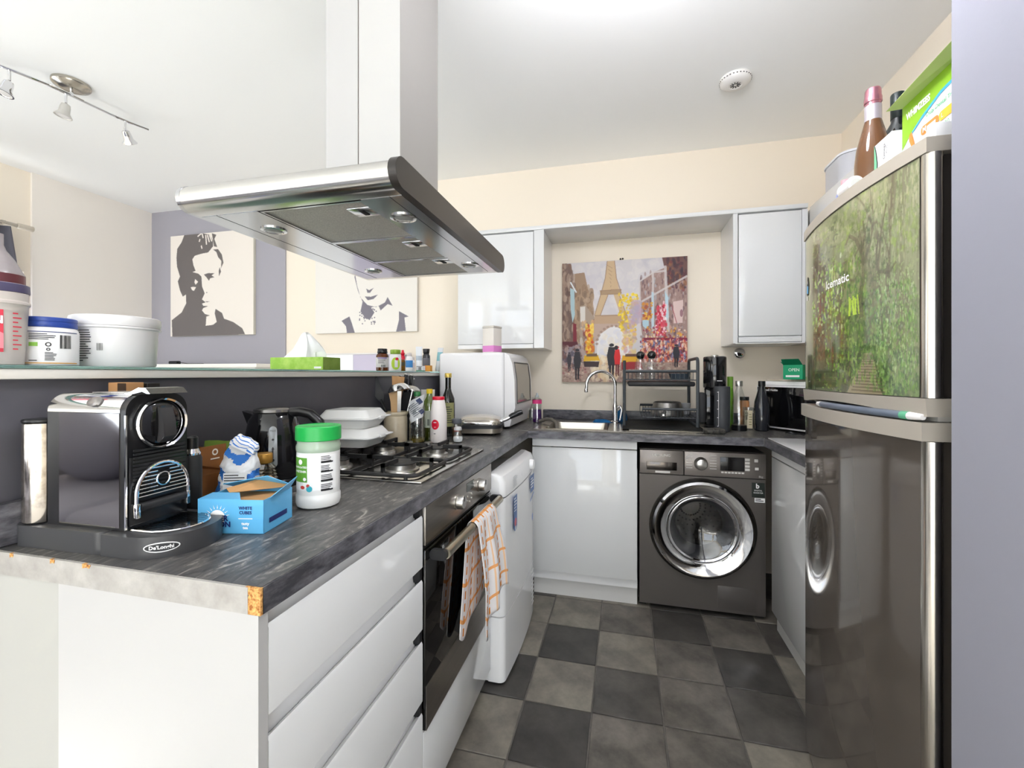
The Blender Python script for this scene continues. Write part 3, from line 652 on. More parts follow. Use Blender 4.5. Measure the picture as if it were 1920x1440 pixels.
# underside rails with lamps
for x0, x1 in ((hx0, -.118), (.178, hx1)):
    rl = G().box(x0, hy0+.06, -.001, x1, hy1-.06, .03).build('underside_rail', m_hoodp, ho)
    xm = (x0+x1)/2+(0.02 if x0 < 0 else -.012)
    G().box(x0+.05 if x0 < 0 else x1-.032, hy0+.06, -.0015, (x0+.051) if x0 < 0 else x1-.031, hy1-.06, 0).build('seam', m_rubber, rl)
    for y in (-.25, .265):
        l = G().lathe([(.034, 0.0), (.034, -.003), (.026, -.005), (.024, -.002), (.012, -.003), (0, -.004)], 24, (xm, y, -.001)).build('lamp', M('lamp_ring', '#d5d5d5', .18, 1.0), rl)
        G().lathe([(.023, -.0035), (.02, -.006), (0, -.007)], 20, (xm, y, -.0005)).build('lamp_lens', M('lamp_lens', '#c9cac4', .1, trans=.6), l)
m_mesh = M('filter_mesh', '#c9c4bc', .55, .5, noise=(400, '#aaa69f', .4, .6), bump=(500, .5, .001))
ys = [-.375, -.09, .155, .388]
for i in range(3):
    f = G().box(-.116, ys[i]+.006, .004, .176, ys[i+1]-.006, .02).build('grease_filter', m_mesh, ho)
    fg = G(); a, b = ys[i]+.001, ys[i+1]-.001
    fg.box(-.117, a, .0, .177, a+.007, .012).box(-.117, b-.007, 0, .177, b, .012).box(-.117, a+.007, 0, -.110, b-.007, .012).box(.170, a+.007, 0, .177, b-.007, .012)
    fg.build('filter_frame', m_hoodp, f)
    yc = a+.07*(.7 if i == 2 else 1.)
    G().box(.105, yc-.028, .0, .172, yc+.028, .006, .002).build('latch_plate', m_hoodp, f)
    G().box(.132, yc-.017, -.002, .146, yc+.017, .001, .002).build('latch', m_rubber, f)
cx0, cx1, cy0, cy1 = -.105, .145, -.13, .137
ch = G().box(cx0, cy0+.003, hh+.002, cx1, cy1, 1.049, .003, 1).build('chimney', m_duct, ho)
mid = .007
G().box(cx0, cy0-.0008, hh+.002, mid-.002, cy0+.003, 1.049).build('chimney_cover', m_duct, ch)
G().box(mid+.002, cy0-.0012, hh+.002, cx1, cy0+.003, 1.049).build('chimney_cover', M('duct_white_warm', '#b8b7b5', .25), ch)
G().box(mid-.002, cy0+.0015, hh+.002, mid+.002, cy0+.0035, 1.049).build('seam', M('seam_dark', '#6a625c', .6), ch)
G().box(cx1-.0002, cy0, hh+.002, cx1+.0015, cy1, 1.049).build('side_cover', M('duct_side_shaded', '#85827e', .35, .1), ch)  # same duct in a darker grey: the shade of this side is in the colour

# ------------------------------------------------------------------ gas hob
hb = thing('gas_hob', 'stainless four burner gas hob with black cast iron supports', 'hob', (-.805, 1.435, T+.0006))
G().box(-.25, -.29, 0, .25, .29, .006, .003).build('plate', M('hob_steel', '#b9b6b1', .22, 1.0), hb)
m_iron = M('cast_iron', '#1c1b1b', .5)
for (bx, by, br) in ((.115, -.16, .048), (.115, .125, .03), (-.115, -.16, .036), (-.115, .125, .036)):
    b = G().lathe([(br+.012, .006), (br+.01, .012), (br, .014), (br, .028), (br*.7, .029), (0, .029)], 32, (bx, by, 0)).build('burner', m_steel, hb)
    G().lathe([(br+.001, .0292), (br+.002, .032), (br*.92, .035), (br*.3, .0355), (0, .0355)], 32, (bx, by, 0)).build('burner_cap', M('cap_grey', '#2c2b2a', .65), b)
def support(y0, y1, small=False):
    g = G(); z = .016; t = .0062; x0, x1 = -.222, .222; yc = (y0+y1)/2
    loop = []
    for cx, cy, a0 in ((x1-.03, y0+.03, -PI/2), (x1-.03, y1-.03, 0), (x0+.03, y1-.03, PI/2), (x0+.03, y0+.03, PI)):
        for i in range(5): a = a0+PI/2*i/4; loop.append((cx+.03*math.cos(a), cy+.03*math.sin(a), z))
    g.tube(loop, t, 6, closed=True)
    g.box(-.005, y0, z-.006, .005, y1, z+.005)
    def arm(ax, ay, bx, by):      # a post on the frame with a finger reaching in over the burner
        d = Vector((bx-ax, by-ay, 0)).normalized(); n = Vector((-d.y, d.x, 0))*.0045
        A, B = Vector((ax, ay, 0)), Vector((bx, by, 0)); C = A+d*.010
        for P0, P1, za, zb in ((A, C, .010, .048), (A, B, .036, .048)): g.add([P0-n+Vector((0,0,za)), P1-n+Vector((0,0,za)), P1+n+Vector((0,0,za)), P0+n+Vector((0,0,za)), P0-n+Vector((0,0,zb)), P1-n+Vector((0,0,zb)), P1+n+Vector((0,0,zb)), P0+n+Vector((0,0,zb))], [(0,3,2,1),(4,5,6,7),(0,1,5,4),(1,2,6,5),(2,3,7,6),(3,0,4,7)])
    for x in (-.115, .115):
        q = .033
        arm(x, y0, x, yc-q); arm(x, y1, x, yc+q); arm(x1 if x > 0 else x0, yc, x+(q if x > 0 else -q), yc); arm(.0 , yc, x-(q if x > 0 else -q), yc)
    for x in (x0+.03, x1-.03):
        for y in (y0, y1): g.cyl(.006, .0062, .014, (x, y, 0), n=8)
    return g.build('pan_support', m_iron, hb)
support(-.272, -.028); support(-.022, .232)
for i, x in enumerate((-.155, -.065, .025, .115)):
    k = G().lathe([(.021, .006), (.02, .012), (.017, .014), (.0165, .028), (0, .029)], 20, (x-.01, .262, 0)).build('knob', m_steel, hb)

# ------------------------------------------------------------------ sink and tap
m_sink = M('sink_steel', '#b9b4ab', .25, 1.0)
sk = thing('sink', 'stainless steel sink with single bowl and drainer set in the back worktop', 'sink', (0, 0, T))
g = G()
g.box(-.50, 2.44, .0005, SX0+.004, 2.93, .004, .001, 1).box(SX1-.004, 2.44, .0005, .50, 2.93, .004, .001, 1).box(SX0+.004, 2.44, .0005, SX1-.004, SY0+.004, .004, .001, 1).box(SX0+.004, SY1-.004, .0005, SX1-.004, 2.93, .004, .001, 1)
g.build('rim', m_sink, sk)
bx = [(SX0+.004, SY0+.004), (SX1-.004, SY0+.004), (SX1-.004, SY1-.004), (SX0+.004, SY1-.004)]
ro = rrect(SX0+.003, SY0+.003, SX1-.003, SY1-.003, .05); ri = rrect(SX0+.025, SY0+.025, SX1-.025, SY1-.025, .06); n = len(ro)
vs = [(x, y, .003) for x, y in ro]+[(x, y, -.14) for x, y in ri]+[(x*.9+(SX0+SX1)*.05, y*.9+(SY0+SY1)*.05, -.16) for x, y in ri]
fs = [(i, (i+1) % n, n+(i+1) % n, n+i) for i in range(n)]+[(n+i, n+(i+1) % n, 2*n+(i+1) % n, 2*n+i) for i in range(n)]+[tuple(range(2*n, 3*n))]
G().add(vs, fs).build('bowl', m_sink, sk); G().lathe([(.03, -.159), (.03, -.156), (.02, -.157), (0, -.158)], 20, ((SX0+SX1)/2, (SY0+SY1)/2, 0)).build('drain', m_chrome, sk)
g = G()
for i in range(9): g.box(.03, 2.50+i*.042, .004, .47, 2.512+i*.042, .007, .001, 1)
g.build('drainer_ribs', m_sink, sk)
tp = thing('tap', 'tall chrome swan-neck mixer tap behind the sink bowl', 'tap', (-.052, 2.89, T+.0042))
G().lathe([(.028, 0), (.028, .006), (.019, .014), (.017, .04), (.017, .10), (.014, .115), (.012, .125)], 20).build('body', m_chrome, tp)
pts = [(0, 0, .12), (0, 0, .24)]
R_ = .088
for i in range(1, 17): a = PI*i/16*1.02; pts.append((-R_+R_*math.cos(a), -.05*(1-math.cos(a))/2, .24+R_*math.sin(a)))
pts.append((pts[-1][0]-.003, -.05, .212)); G().tube(pts, .0105, 12).build('spout', m_chrome, tp)
G().cyl(.0125, -.012, .012, (pts[-1][0], -.05, .206), b=.002).build('aerator', m_chrome, tp)
G().tube([(.012, 0, .095), (.03, -.004, .105), (.042, -.006, .085), (.037, -.01, .05), (.03, -.012, .015)], [.008, .009, .008, .007, .006], 10).build('lever', m_chrome, tp)

# ------------------------------------------------------------------ countertop dishwasher
m_dw = M('dishwasher_white', '#e6e5e6', .25)
di = thing('countertop_dishwasher', 'bulky white countertop dishwasher between the half wall and wall cabinet', 'dishwasher', (-.66, 2.415, T+.001))
G().box(-.40, 0, .012, 0, .47, .438, .02, 3).build('body', m_dw, di)
for x in (-.37, -.05):
    for y in (.03, .43): G().cyl(.015, 0, .013, (x, y, 0), n=12).build('foot', m_rubber, di)
pr = [(.003, .012), (.035, .016), (.045, .06), (.066, .12), (.062, .28), (.05, .37), (.03, .42), (.003, .436)]
G().prism(pr, .002, .468, 'y').build('door', m_dw, di)
def dface(y, z):   # points on the door's bulging face
    zz = [q[1] for q in pr[2:]]; xx = [q[0] for q in pr[2:]]
    return (float(np.interp(z, zz, xx))+.0012, y, z)
g = G(); n = 14; ys = [.05, .42]; vs = []
rows = [.145+.235*i/n for i in range(n+1)]
for z in rows:
    ins = .02*abs((z-.26)/.118)**4
    vs += [dface(ys[0]+ins, z), dface(ys[1]-ins, z)]
g.add(vs, [(2*i, 2*i+1, 2*i+3, 2*i+2) for i in range(n)]).build('window', M('window_smoke', '#6f665a', .12, coat=.4), di)
g = G().tube([dface(.05, rows[0]), dface(.42, rows[0])], .004, 6).tube([dface(.06, rows[-1]), dface(.41, rows[-1])], .004, 6).tube([dface(.05, z) for z in rows], .004, 6).tube([dface(.42, z) for z in rows], .004, 6)
g.build('window_gasket', M('gasket_dark', '#4b4a49', .4), di)
G().box(.044, .03, .098, .058, .44, .104).build('door_seam', M('seam_grey', '#8f8f90', .6), di)
# ------------------------------------------------------------------ coffee machine
cm = thing('coffee_machine', 'black and chrome capsule coffee machine on the near end of the worktop', 'coffee machine', (-.992, .63, T+.0003), .03)
m_base = M('base_charcoal', '#3a3a3c', .35)
def dpoly(x0, x1, hw, n=14, taper=.0):
    return [(x0+.02, -hw), (x0+.004, -hw+.006), (x0, -hw+.02), (x0, hw-.02), (x0+.004, hw-.006), (x0+.02, hw), (x1-hw, hw)]+[(x1-hw+hw*math.sin(PI*i/n), hw*math.cos(PI*i/n)) for i in range(1, n)]+[(x1-hw, -hw)]
G().prism(rrect(-.092, -.074, .12, .074, .02), 0, .038).build('base', m_base, cm)
pd = dpoly(.122, .262, .076)[0:]
db = G().prism([(.1215, -.076), (.1215, .076)]+[(.185, .076)]+[(.185+.075*math.sin(PI*i/16), .076*math.cos(PI*i/16)) for i in range(1, 16)]+[(.185, -.076)], 0, .037).build('drip_base', m_base, cm)
g = G()
g.prism([(.135, -.052)]+[(.19+.052*math.sin(PI*i/14), -.052*math.cos(PI*i/14)) for i in range(15)]+[(.135, .052)], .0365, .0375)
gr = g.build('drip_tray', M('tray_dark', '#55534f', .3, 1.0), db)
g = G()
for i in range(17):
    y = -.048+i*.006; xe = .19+math.sqrt(max(0, .0505**2-y*y)); g.box(.137, y-.0016, .037, xe, y+.0016, .0405)
g.tube([(.137, -.052, .039)]+[(.19+.052*math.sin(PI*i/14), -.052*math.cos(PI*i/14), .039) for i in range(15)]+[(.137, .052, .039)], .0022, 6, closed=True)
g.build('drip_grid', m_chrome, db)
# body: hollow silhouette with rounded top edges, extruded front to back
hw = .057
def arch(y, top, r): return [(-y, .038), (-y, top-r)]+[(-y+r-r*math.cos(PI/2*i/8), top-r+r*math.sin(PI/2*i/8)) for i in range(1, 9)]+[(y-r+r*math.sin(PI/2*i/8), top-r+r*math.cos(PI/2*i/8)) for i in range(1, 9)]+[(y, .038)]
bd = G().prism(arch(hw, .276, .032), -.032, .150, 'x').build('body', m_black, cm)
m_mirror = M('chrome_panel', '#9b9896', .04, 1.0)
G().box(-.002+.0, -hw-.0012, .043, .137, -hw+.004, .243).build('side_panel', m_mirror, cm)
G().box(-.002+.0, hw-.004, .043, .137, hw+.0012, .243).build('side_panel', m_mirror, cm)
tc = [p for p in arch(hw+.0012, .2772, .033) if p[1] > .243]; tin = [p for p in arch(hw-.004, .272, .03) if p[1] > .243][::-1]
G().prism(tc+tin, -.030, .138, 'x').build('top_cover', m_chrome, cm)
G().box(.03, -.028, .2772, .128, .03, .279, .0008, 1).build('slider_lid', M('brushed_silver', '#d9d6d2', .25, 1.0), cm)
lv = G(); lv.prism([(.118, .277), (.13, .2795), (.15, .288), (.166, .287), (.176, .277), (.170, .277), (.158, .281), (.14, .277), (.125, .2745)], -.036, .036, 'y'); lv.build('lever', m_chrome, cm)
G().lathe([(.0, 0), (.010, 0), (.011, .003), (.008, .006), (0, .006)], 16, sx=1.4).build('button', M('button_grey', '#8a8683', .3, .8), cm, (.075, -.052, .262), (.9, 0, 0))
# front fascia parts (front plane x = .150)
FX = .150
G().box(FX-.001, -.053, .045, FX+.004, .053, .165, .002).build('front_panel', m_black, cm)
fr_ = G()
for i in range(12): fr_.box(FX+.004, -.048, .105+i*.0065-.0018, FX+.0065, .048, .105+i*.0065+.0018)
fr_.build('front_ribs', m_blackm, cm)
rg = G().lathe([(.041, 0), (.046, .004), (.0475, .010), (.0455, .014), (.0425, .012)], 40, (FX-.002, .002, .222), False, axis='x').build('brew_ring', m_chrome, cm)
G().lathe([(.042, .0), (.042, .006), (.036, .011), (.02, .014), (0, .015)], 32, (FX-.002, .002, .222), axis='x').build('brew_head', M('piano_black', '#0d0d0f', .05, coat=.5), rg)
G().prism([(FX+.008, .255), (FX+.016, .25), (FX+.024, .225), (FX+.026, .198), (FX+.014, .186), (FX+.004, .19), (FX+.004, .21)], -.010, .014, 'y').build('spout', M('spout_dark', '#2f2e2f', .2), rg)
# fold-up cup support
g = G(); arc = [(FX+.012, -.048, .078)]+[(FX+.012, -.048*math.cos(PI*i/18), .098+.052*math.sin(PI*i/18)) for i in range(19)]+[(FX+.012, .048, .078)]
g.tube(arc, .0032, 8)
for i in range(8):
    z = .094+i*.0068; hwid = .046 if z < .098 else .048*math.sqrt(max(0, 1-((z-.098)/.052)**2))
    if z < .118+.02 and z > .103: 
        g.tube([(FX+.012, -hwid, z), (FX+.012, -.011, z)], .0013, 6); g.tube([(FX+.012, .011, z), (FX+.012, hwid, z)], .0013, 6)
    else: g.tube([(FX+.012, -hwid, z), (FX+.012, hwid, z)], .0013, 6)
g.tube([(FX+.012, .012*math.cos(2*PI*i/18), .119+.012*math.sin(2*PI*i/18)) for i in range(18)], .0016, 6, closed=True)
cs = g.build('cup_support', m_chrome, cm)
G().cyl(.008, -.042, .042, (FX+.010, 0, .076), 'y', 14).build('hinge_bar', m_blackm, cs)
for y in (-.047, .047): G().box(FX+.004, y-.004, .058, FX+.016, y+.004, .084, .002).build('hinge', m_chrome, cs)
G().box(FX-.001, -.0585, .040, FX+.002, -.056, .24).build('edge_strip', m_chrome, cm)
wtk = G().cyl(.029, .040, .222, (-.064, -.043, 0), n=28, b=.002).build('water_tank', M('tank_chrome', '#cfc8c0', .16, 1.0, noise=(40, '#8f877d', .45, .75)), cm)
G().cyl(.0295, .2225, .229, (-.064, -.043, 0), n=28, b=.002).build('tank_lid', m_black, wtk)
a0 = math.radians(-52)
def dripfn(x, y, h=0): a = a0+x/.076; return Vector((.185+(.0755+h)*math.cos(a), (.0765+h)*math.sin(a), .019+y))
p = P(dripfn); n = 20; lo = [(.026*math.cos(t), .0085*math.sin(t)) for t in [2*PI*i/n for i in range(n)]]
p.poly(lo, 0, .0006).poly([(x*.93, y*.78) for x, y in lo], 1, .0009).text("De'Longhi", .0085, 0, 0, 0, bold=.03, h=.0013)
p.build('lettering', [M('badge_silver', '#e0e0e0', .3), m_print], db)
fk = thing('steel_flask', 'slim black flask with silver collar behind the coffee machine', 'flask', (-.885, .735, T+.0005))
G().lathe([(.017, 0), (.019, .003), (.019, .135), (.016, .142)], 20).build('body', m_blackm, fk); G().lathe([(.016, .1422), (.017, .146), (.013, .155)], 20).build('collar', m_chrome, fk); G().lathe([(.012, .155), (.012, .178), (.009, .181), (0, .181)], 16).build('stopper', m_black, fk)

# cartons behind the coffee machine
m_kraft = M('kraft_card', '#8d5a2c', .75, noise=(12, '#7d4d24', .3, .7)); m_kraft2 = M('kraft_inside', '#b58a5b', .85)
def slab(g, pts, t=.0012):   # thin card from a quad
    a, b, c, d = [Vector(p) for p in pts]; nn = (b-a).cross(d-a).normalized()*t; q = [a, b, c, d]
    return g.add([p for p in q]+[p+nn for p in q], [(0, 3, 2, 1), (4, 5, 6, 7), (0, 1, 5, 4), (1, 2, 6, 5), (2, 3, 7, 6), (3, 0, 4, 7)])
cb = thing('coffee_carton', 'open brown cardboard coffee carton beside the coffee machine', 'carton', (-1.0, .835, T+.0005))
G().box(-.09, -.055, 0, .05, .045, .075).build('box', m_kraft, cb)
g = G(); slab(g, [(-.09, -.055, .075), (.05, -.055, .075), (.05, -.02, .10), (-.09, -.02, .10)]); slab(g, [(-.09, .045, .075), (-.09, .042, .130), (.05, .042, .130), (.05, .045, .075)]); slab(g, [(.05, -.03, .102), (.0495, .045, .078), (.0495, .043, .142), (.05, -.052, .142)])
g.build('flap', m_kraft, cb)
p = P(flat_fn((.0515, -.01, .12), (0, 1, 0), (0, 0, 1))); p.disc(.022, .006, .008, 0, r0=.0045).rect(.010, -.011, .034, -.008).build('emblem', M('emblem_cream', '#e8e0cf', .6), cb)
p = P(flat_fn((.0502, .0, .03), (0, 1, 0), (0, 0, 1))); p.text('36', .022, -.028, -.012, 0).build('lettering', M('emblem_cream'), cb)
cb2 = thing('pod_carton', 'tan carton standing behind the coffee machine with its top showing', 'carton', (-1.055, .7235, T+.0005))
G().box(-.022, -.018, 0, .03, .018, .294, .001, 1).build('box', M('tan_card', '#b8885a', .7), cb2)
G().box(.006, -.0186, .27, .03, -.0181, .293).build('label', M('label_brown', '#3d2c20', .5), cb2)
tag(G().box(-.022, -.014, 0, .03, .014, .292, .001, 1).build('black_carton', M('black_card', '#1f1b19', .5), None, (-1.052, .760, T+.0005)), 'narrow black carton standing against the tan one behind the machine', 'carton')

# sugar bag: crumpled paper bag
def crumple(g, amp, seed, fq=30):
    from mathutils import noise as mn
    for i, v in enumerate(g.v):
        n = mn.noise_vector(Vector(v)*fq+Vector((seed, seed*2, 0))); n2 = mn.noise_vector(Vector(v)*fq*2.6+Vector((seed, 0, seed))); g.v[i] = (v[0]+(n.x+.5*n2.x)*amp, v[1]+(n.y+.5*n2.y)*amp, max(0.0005, v[2]+(n.z+.4*n2.z)*amp*.8 if v[2] > .004 else v[2]))
    return g
def bag_geo(w, d, h, ru=.35, n=22, m=14, lean=(0, 0)):
    prof = []; vs = []; fs = []
    for j in range(m+1):
        t = j/m; k = 1-.12*t if t < .72 else (.9-(t-.72)/.28*(1-ru)); dd = 1-.25*t if t < .6 else max(.12, .85-(t-.6)*1.9)
        for i in range(n):
            a = 2*PI*i/n; c, s_ = math.cos(a), math.sin(a); e = .55
            vs.append((w/2*k*math.copysign(abs(c)**e, c)+lean[0]*t*t, d/2*dd*math.copysign(abs(s_)**e, s_)+lean[1]*t*t, h*t))
    for j in range(m):
        for i in range(n): fs.append((j*n+i, j*n+(i+1) % n, (j+1)*n+(i+1) % n, (j+1)*n+i))
    fs += [tuple(range(n))[::-1], tuple(m*n+i for i in range(n))]
    return G().add(vs, fs)
m_bagw = M('bag_paper_white', '#dcdcdd', .7); m_bagb = M('bag_blue', '#2a6fc0', .6); m_bagg = M('bag_green', '#6f8a35', .6)
sb = thing('sugar_bag', 'crumpled white and blue sugar bag with folded top by the kettle', 'bag', (-.893, .858, T+.0005), .35)
g = bag_geo(.09, .055, .145, .75, 64, 48, (.012, .0))
def stripes(g):
    for k, f in enumerate(g.f):
        c = sum((Vector(g.v[i]) for i in f), Vector())/len(f); t = c.z/.145+.35*math.sin(c.x*60+1)*.3
        g.mi[k] = 1 if (.42 < t < .54 or .80 < t < .93 or (t < .34 and c.x < -.026)) else 0
    return g
stripes(g); crumple(g, .006, 3, 40); g.build('bag', [m_bagw, m_bagb], sb, ang=60)
g = bag_geo(.06, .028, .03, .8, 54, 16); 
for k, f in enumerate(g.f): g.mi[k] = 1 if (k//54+(k % 54)//6) % 4 == 1 else 0
crumple(g, .005, 8, 50); g.xf(Matrix.Translation((.014, -.006, .134)) @ Matrix.Rotation(.5, 4, 'Y')); g.build('folded_top', [m_bagw, m_bagb], sb, ang=60)
p = P(flat_fn((.006, -.0305, .052), (1, 0, 0), (0, .08, 1))); p.rect(-.024, -.03, .028, .03, 1).lines(-.022, .026, .026, 4, .006, .0022, 0).rect(-.008, -.022, .012, -.002, 0).disc(.002, -.012, .006, 1, .0007).disc(.002, -.012, .003, 0, .0009); p.build('label', [m_print, m_pwhite], sb)
gb = thing('green_pouch', 'green foil pouch squeezed behind the white and blue sugar bag', 'pouch', (-1.035, .932, T+.0005), .3)
crumple(bag_geo(.085, .03, .135, .9, 20, 12, (-.005, .01)), .004, 5, 40).build('pouch', m_bagg, gb, ang=60)
# honey bottle
hn = thing('honey_bottle', 'clear ribbed honey bottle with gold cap in front of the kettle', 'bottle', (-.906, .950, T+.0005))
pr = [(.02, 0), (.034, .002)]
for i in range(8): z = .006+i*.0085; rr = .040-.0135*(i/8)**1.6; pr += [(rr-.003, z), (rr, z+.004)]
pr += [(.020, .078), (.0165, .083)]
G().lathe(pr, 28).build('bottle', M_pane('amber_glass', (.95, .90, .80), .22), hn); G().lathe([(r_*.93, z*.98+.001) for r_, z in pr if z < .035]+[(0, .035)], 24).build('honey', M('honey', '#b0702a', .1, trans=.6), hn)
G().lathe([(.0195, .0825), (.0205, .084), (.0205, .105), (.019, .107), (0, .107)], 28).build('cap', M('gold_cap', '#b98a3e', .35, .5), hn)
p = P(cyl_fn(.041, -.80, .03)); pts = [(-.022, -.022), (.022, -.022), (.022, .004), (0, .02), (-.022, .004)]; p.poly(pts, 0, .0).lines(-.016, .006, .012, 4, .006, .0016, 1, h=.0006).build('label', [M('label_cream', '#e9e2d2', .6), m_print], hn)
# sugar cube box
m_sky = M('carton_blue', '#5fb0e0', .4)
sc_ = thing('sugar_cube_box', 'light blue open box of white sugar cubes on the worktop', 'box', (-.756, .750, T+.0005), .215)
L_, D_, H_ = .066, .052, .066
g = G(); g.box(-L_, -D_, 0, L_, -D_+.001, H_).box(-L_, D_-.001, 0, L_, D_, H_).box(-L_, -D_, 0, -L_+.001, D_, H_).box(L_-.001, -D_, 0, L_, D_, H_).box(-L_, -D_, 0, L_, D_, .001)
slab(g, [(-L_, -D_, H_), (.02, -D_, H_), (-.01, -.01, H_+.002), (-L_, -.01, H_+.002)]); slab(g, [(-L_, D_, H_), (-L_, .02, H_+.012), (.03, .02, H_+.03), (L_, D_, H_+.004)])
g.build('box', m_sky, sc_)
G().box(-L_+.0012, -D_+.0012, .0012, L_-.0012, D_-.0012, H_-.010).build('carton_lining', m_kraft2, sc_)
g = G(); slab(g, [(L_, -.03, H_), (L_, .04, H_), (L_+.012, .05, H_+.024), (L_+.018, -.02, H_+.016)]); g.build('end_flap', m_sky, sc_)
g = G(); slab(g, [(-.03, -.012, H_+.0025), (L_-.004, D_-.002, H_+.001), (.02, D_-.004, H_+.024), (-.045, .0, H_+.008)]); g.build('torn_flap', m_kraft2, sc_)
p = P(flat_fn((0, -D_-.0005, 0), (1, 0, 0), (0, 0, 1)))
p.disc(-.026, .031, .0155, 1)
for i in range(9): a = PI*(.08+.84*i/8); p.poly([(-.026+.018*math.cos(a-.05), .031+.018*math.sin(a-.05)), (-.026+.018*math.cos(a+.05), .031+.018*math.sin(a+.05)), (-.026+.026*math.cos(a), .031+.026*math.sin(a))], 1)
p.text('SILVER', .0145, -.026, .030, 0, bold=.04, h=.001).text('SPOON', .0145, -.024, .018, 0, bold=.04, h=.001).text('WHITE', .0085, .030, .050, 0, bold=.03).text('CUBES', .0085, .030, .041, 0, bold=.03).rect(.016, .029, .044, .0305, 1).text('tasty', .008, .030, .020, 1, bold=.03).text('tea', .008, .030, .012, 1, bold=.03)
p.build('lettering', [M('navy_print', '#1d2c6b', .5), m_pwhite], sc_)
p = P(flat_fn((L_+.0005, 0, 0), (0, 1, 0), (0, 0, 1))); p.rect(-.035, .016, .03, .026, 0).build('lettering', M('navy_print'), sc_)
# sweetener jar
sj = thing('sweetener_jar', 'white plastic sweetener jar with bright green lid in front of the kettle', 'jar', (-.708, .908, T+.0005))
G().lathe([(.040, 0), (.047, .004), (.0495, .012), (.0495, .028), (.0475, .032), (.0478, .034), (.0478, .13), (.0490, .136), (.0490, .143), (.046, .150), (.046, .156)], 40).build('body', M('jar_white', '#ececea', .3), sj)
G().lathe([(.0485, .1565), (.0508, .158), (.0508, .188), (.049, .190), (.045, .1905), (.043, .189), (0, .189)], 40).build('lid', M('lid_green', '#22a54b', .35), sj)
G().lathe([(.0482, .1305), (.0495, .136), (.0495, .143), (.0468, .150), (.0468, .1562)], 40, cap=False).build('neck_band', M('neck_clear_green', '#c7dcc4', .1, trans=.4), sj)
a_ = -math.atan2(.908, .708)*0-2.25
p = P(cyl_fn(.0480, math.radians(-75), .08)); p.rect(-.062, -.035, .062, .045, 1, 0, 14)
p.rect(-.050, -.016, -.006, .040, 0, .0006, 6).text('GRANULATED', .0062, -.026, .018, 1, bold=.03, h=.001).text('SWEETENER', .0066, -.026, .008, 1, bold=.03, h=.001).disc(-.012, -.009, .004, 1, .001).disc(-.024, .030, .006, 1, .001)
p.disc(-.004, -.024, .004, 2, .0006).disc(-.001, -.031, .007, 3, .0006).disc(-.018, -.028, .006, 2, .0006, ry=.004)
for k in range(4): p.lines(.024, .043-k*.0215, .052, 4, .0036, .0016, 4, k+3, .0006).rect(.024, .027-k*.0215, .052, .0305-k*.0215, 4, .0006, 3)
p.build('label', [M('leaf_green', '#5c9a32', .5), m_pwhite, M('berry', '#c8453c', .5), M('cup_teal', '#3fb3c4', .5), m_print], sj)
# kettle
ke = thing('kettle', 'glossy black cordless kettle with clear water gauge near the charcoal wall', 'kettle', (-.968, 1.05, T+.0005), .27)
m_ket = M('kettle_black', '#121214', .09, coat=.3)
G().lathe([(.074, 0), (.078, .006), (.078, .018), (.074, .022), (0, .022)], 36).build('power_base', m_black, ke)
G().lathe([(.074, .023), (.078, .03), (.077, .08), (.071, .14), (.062, .185), (.052, .20), (.050, .203)], 36).build('body', m_ket, ke)
G().lathe([(.050, .2032), (.052, .206), (.05, .213), (.04, .217), (0, .219)], 36).build('lid', M('lid_steel_dark', '#6f6d6c', .18, .9), ke)
g = G(); g.add([(-.045, -.028, .20), (-.045, .028, .20), (-.082, .012, .208), (-.082, -.012, .208), (-.058, -.02, .155), (-.058, .02, .155), (-.072, .004, .17), (-.072, -.004, .17)], [(0, 1, 2, 3), (4, 7, 6, 5), (0, 3, 7, 4), (1, 5, 6, 2), (3, 2, 6, 7), (0, 4, 5, 1)]); g.build('spout', m_ket, ke)
g = G(); pts = [(.048, 0, .203), (.075, 0, .205), (.105, 0, .198), (.130, 0, .175), (.140, 0, .14), (.136, 0, .095), (.118, 0, .055), (.078, 0, .035)]
P2 = []
for i in range(len(pts)-1):
    for k in range(4): t = k/4; P2.append(tuple(Vector(pts[i])*(1-t)+Vector(pts[i+1])*t))
P2.append(pts[-1]); g.tube(P2, [.0135]*len(P2), 12); g.build('handle', m_black, ke)
a = math.radians(-64)
gg = P(lambda x, y, h=0: Vector(((float(np.interp(.115+y, [.03, .08, .14, .185], [.078, .077, .071, .062]))+h)*math.cos(a+x/.075), (float(np.interp(.115+y, [.03, .08, .14, .185], [.078, .077, .071, .062]))+h)*math.sin(a+x/.075), .115+y)))
sh = [(.0105*math.cos(t), .045+.0105*math.sin(t)) for t in [PI*i/8 for i in range(9)]]+[(-.0105, .02), (-.0105, -.01)]+[(.0105*math.cos(t), -.045+.0105*math.sin(t)) for t in [PI+PI*i/8 for i in range(9)]]+[(.0105, -.01), (.0105, .02)]
gp_ = G().add([gg.fn(0, y, .002) for y in [0]]+[gg.fn(x, y, .002) for x, y in sh], [(0, i+1, (i+1) % len(sh)+1) for i in range(len(sh))]).build('water_gauge', M('gauge_clear', '#9ea3a6', .15, trans=.3), ke)
gg.disc(0, .02, .003, 0, .0032).disc(0, -.005, .003, 0, .0032).disc(0, -.035, .004, 0, .0032).rect(-.0015, -.03, .0015, .0, 0, .003).text('MAX', .007, 0, .043, 0, h=.0032); gg.build('print', m_print, ke)
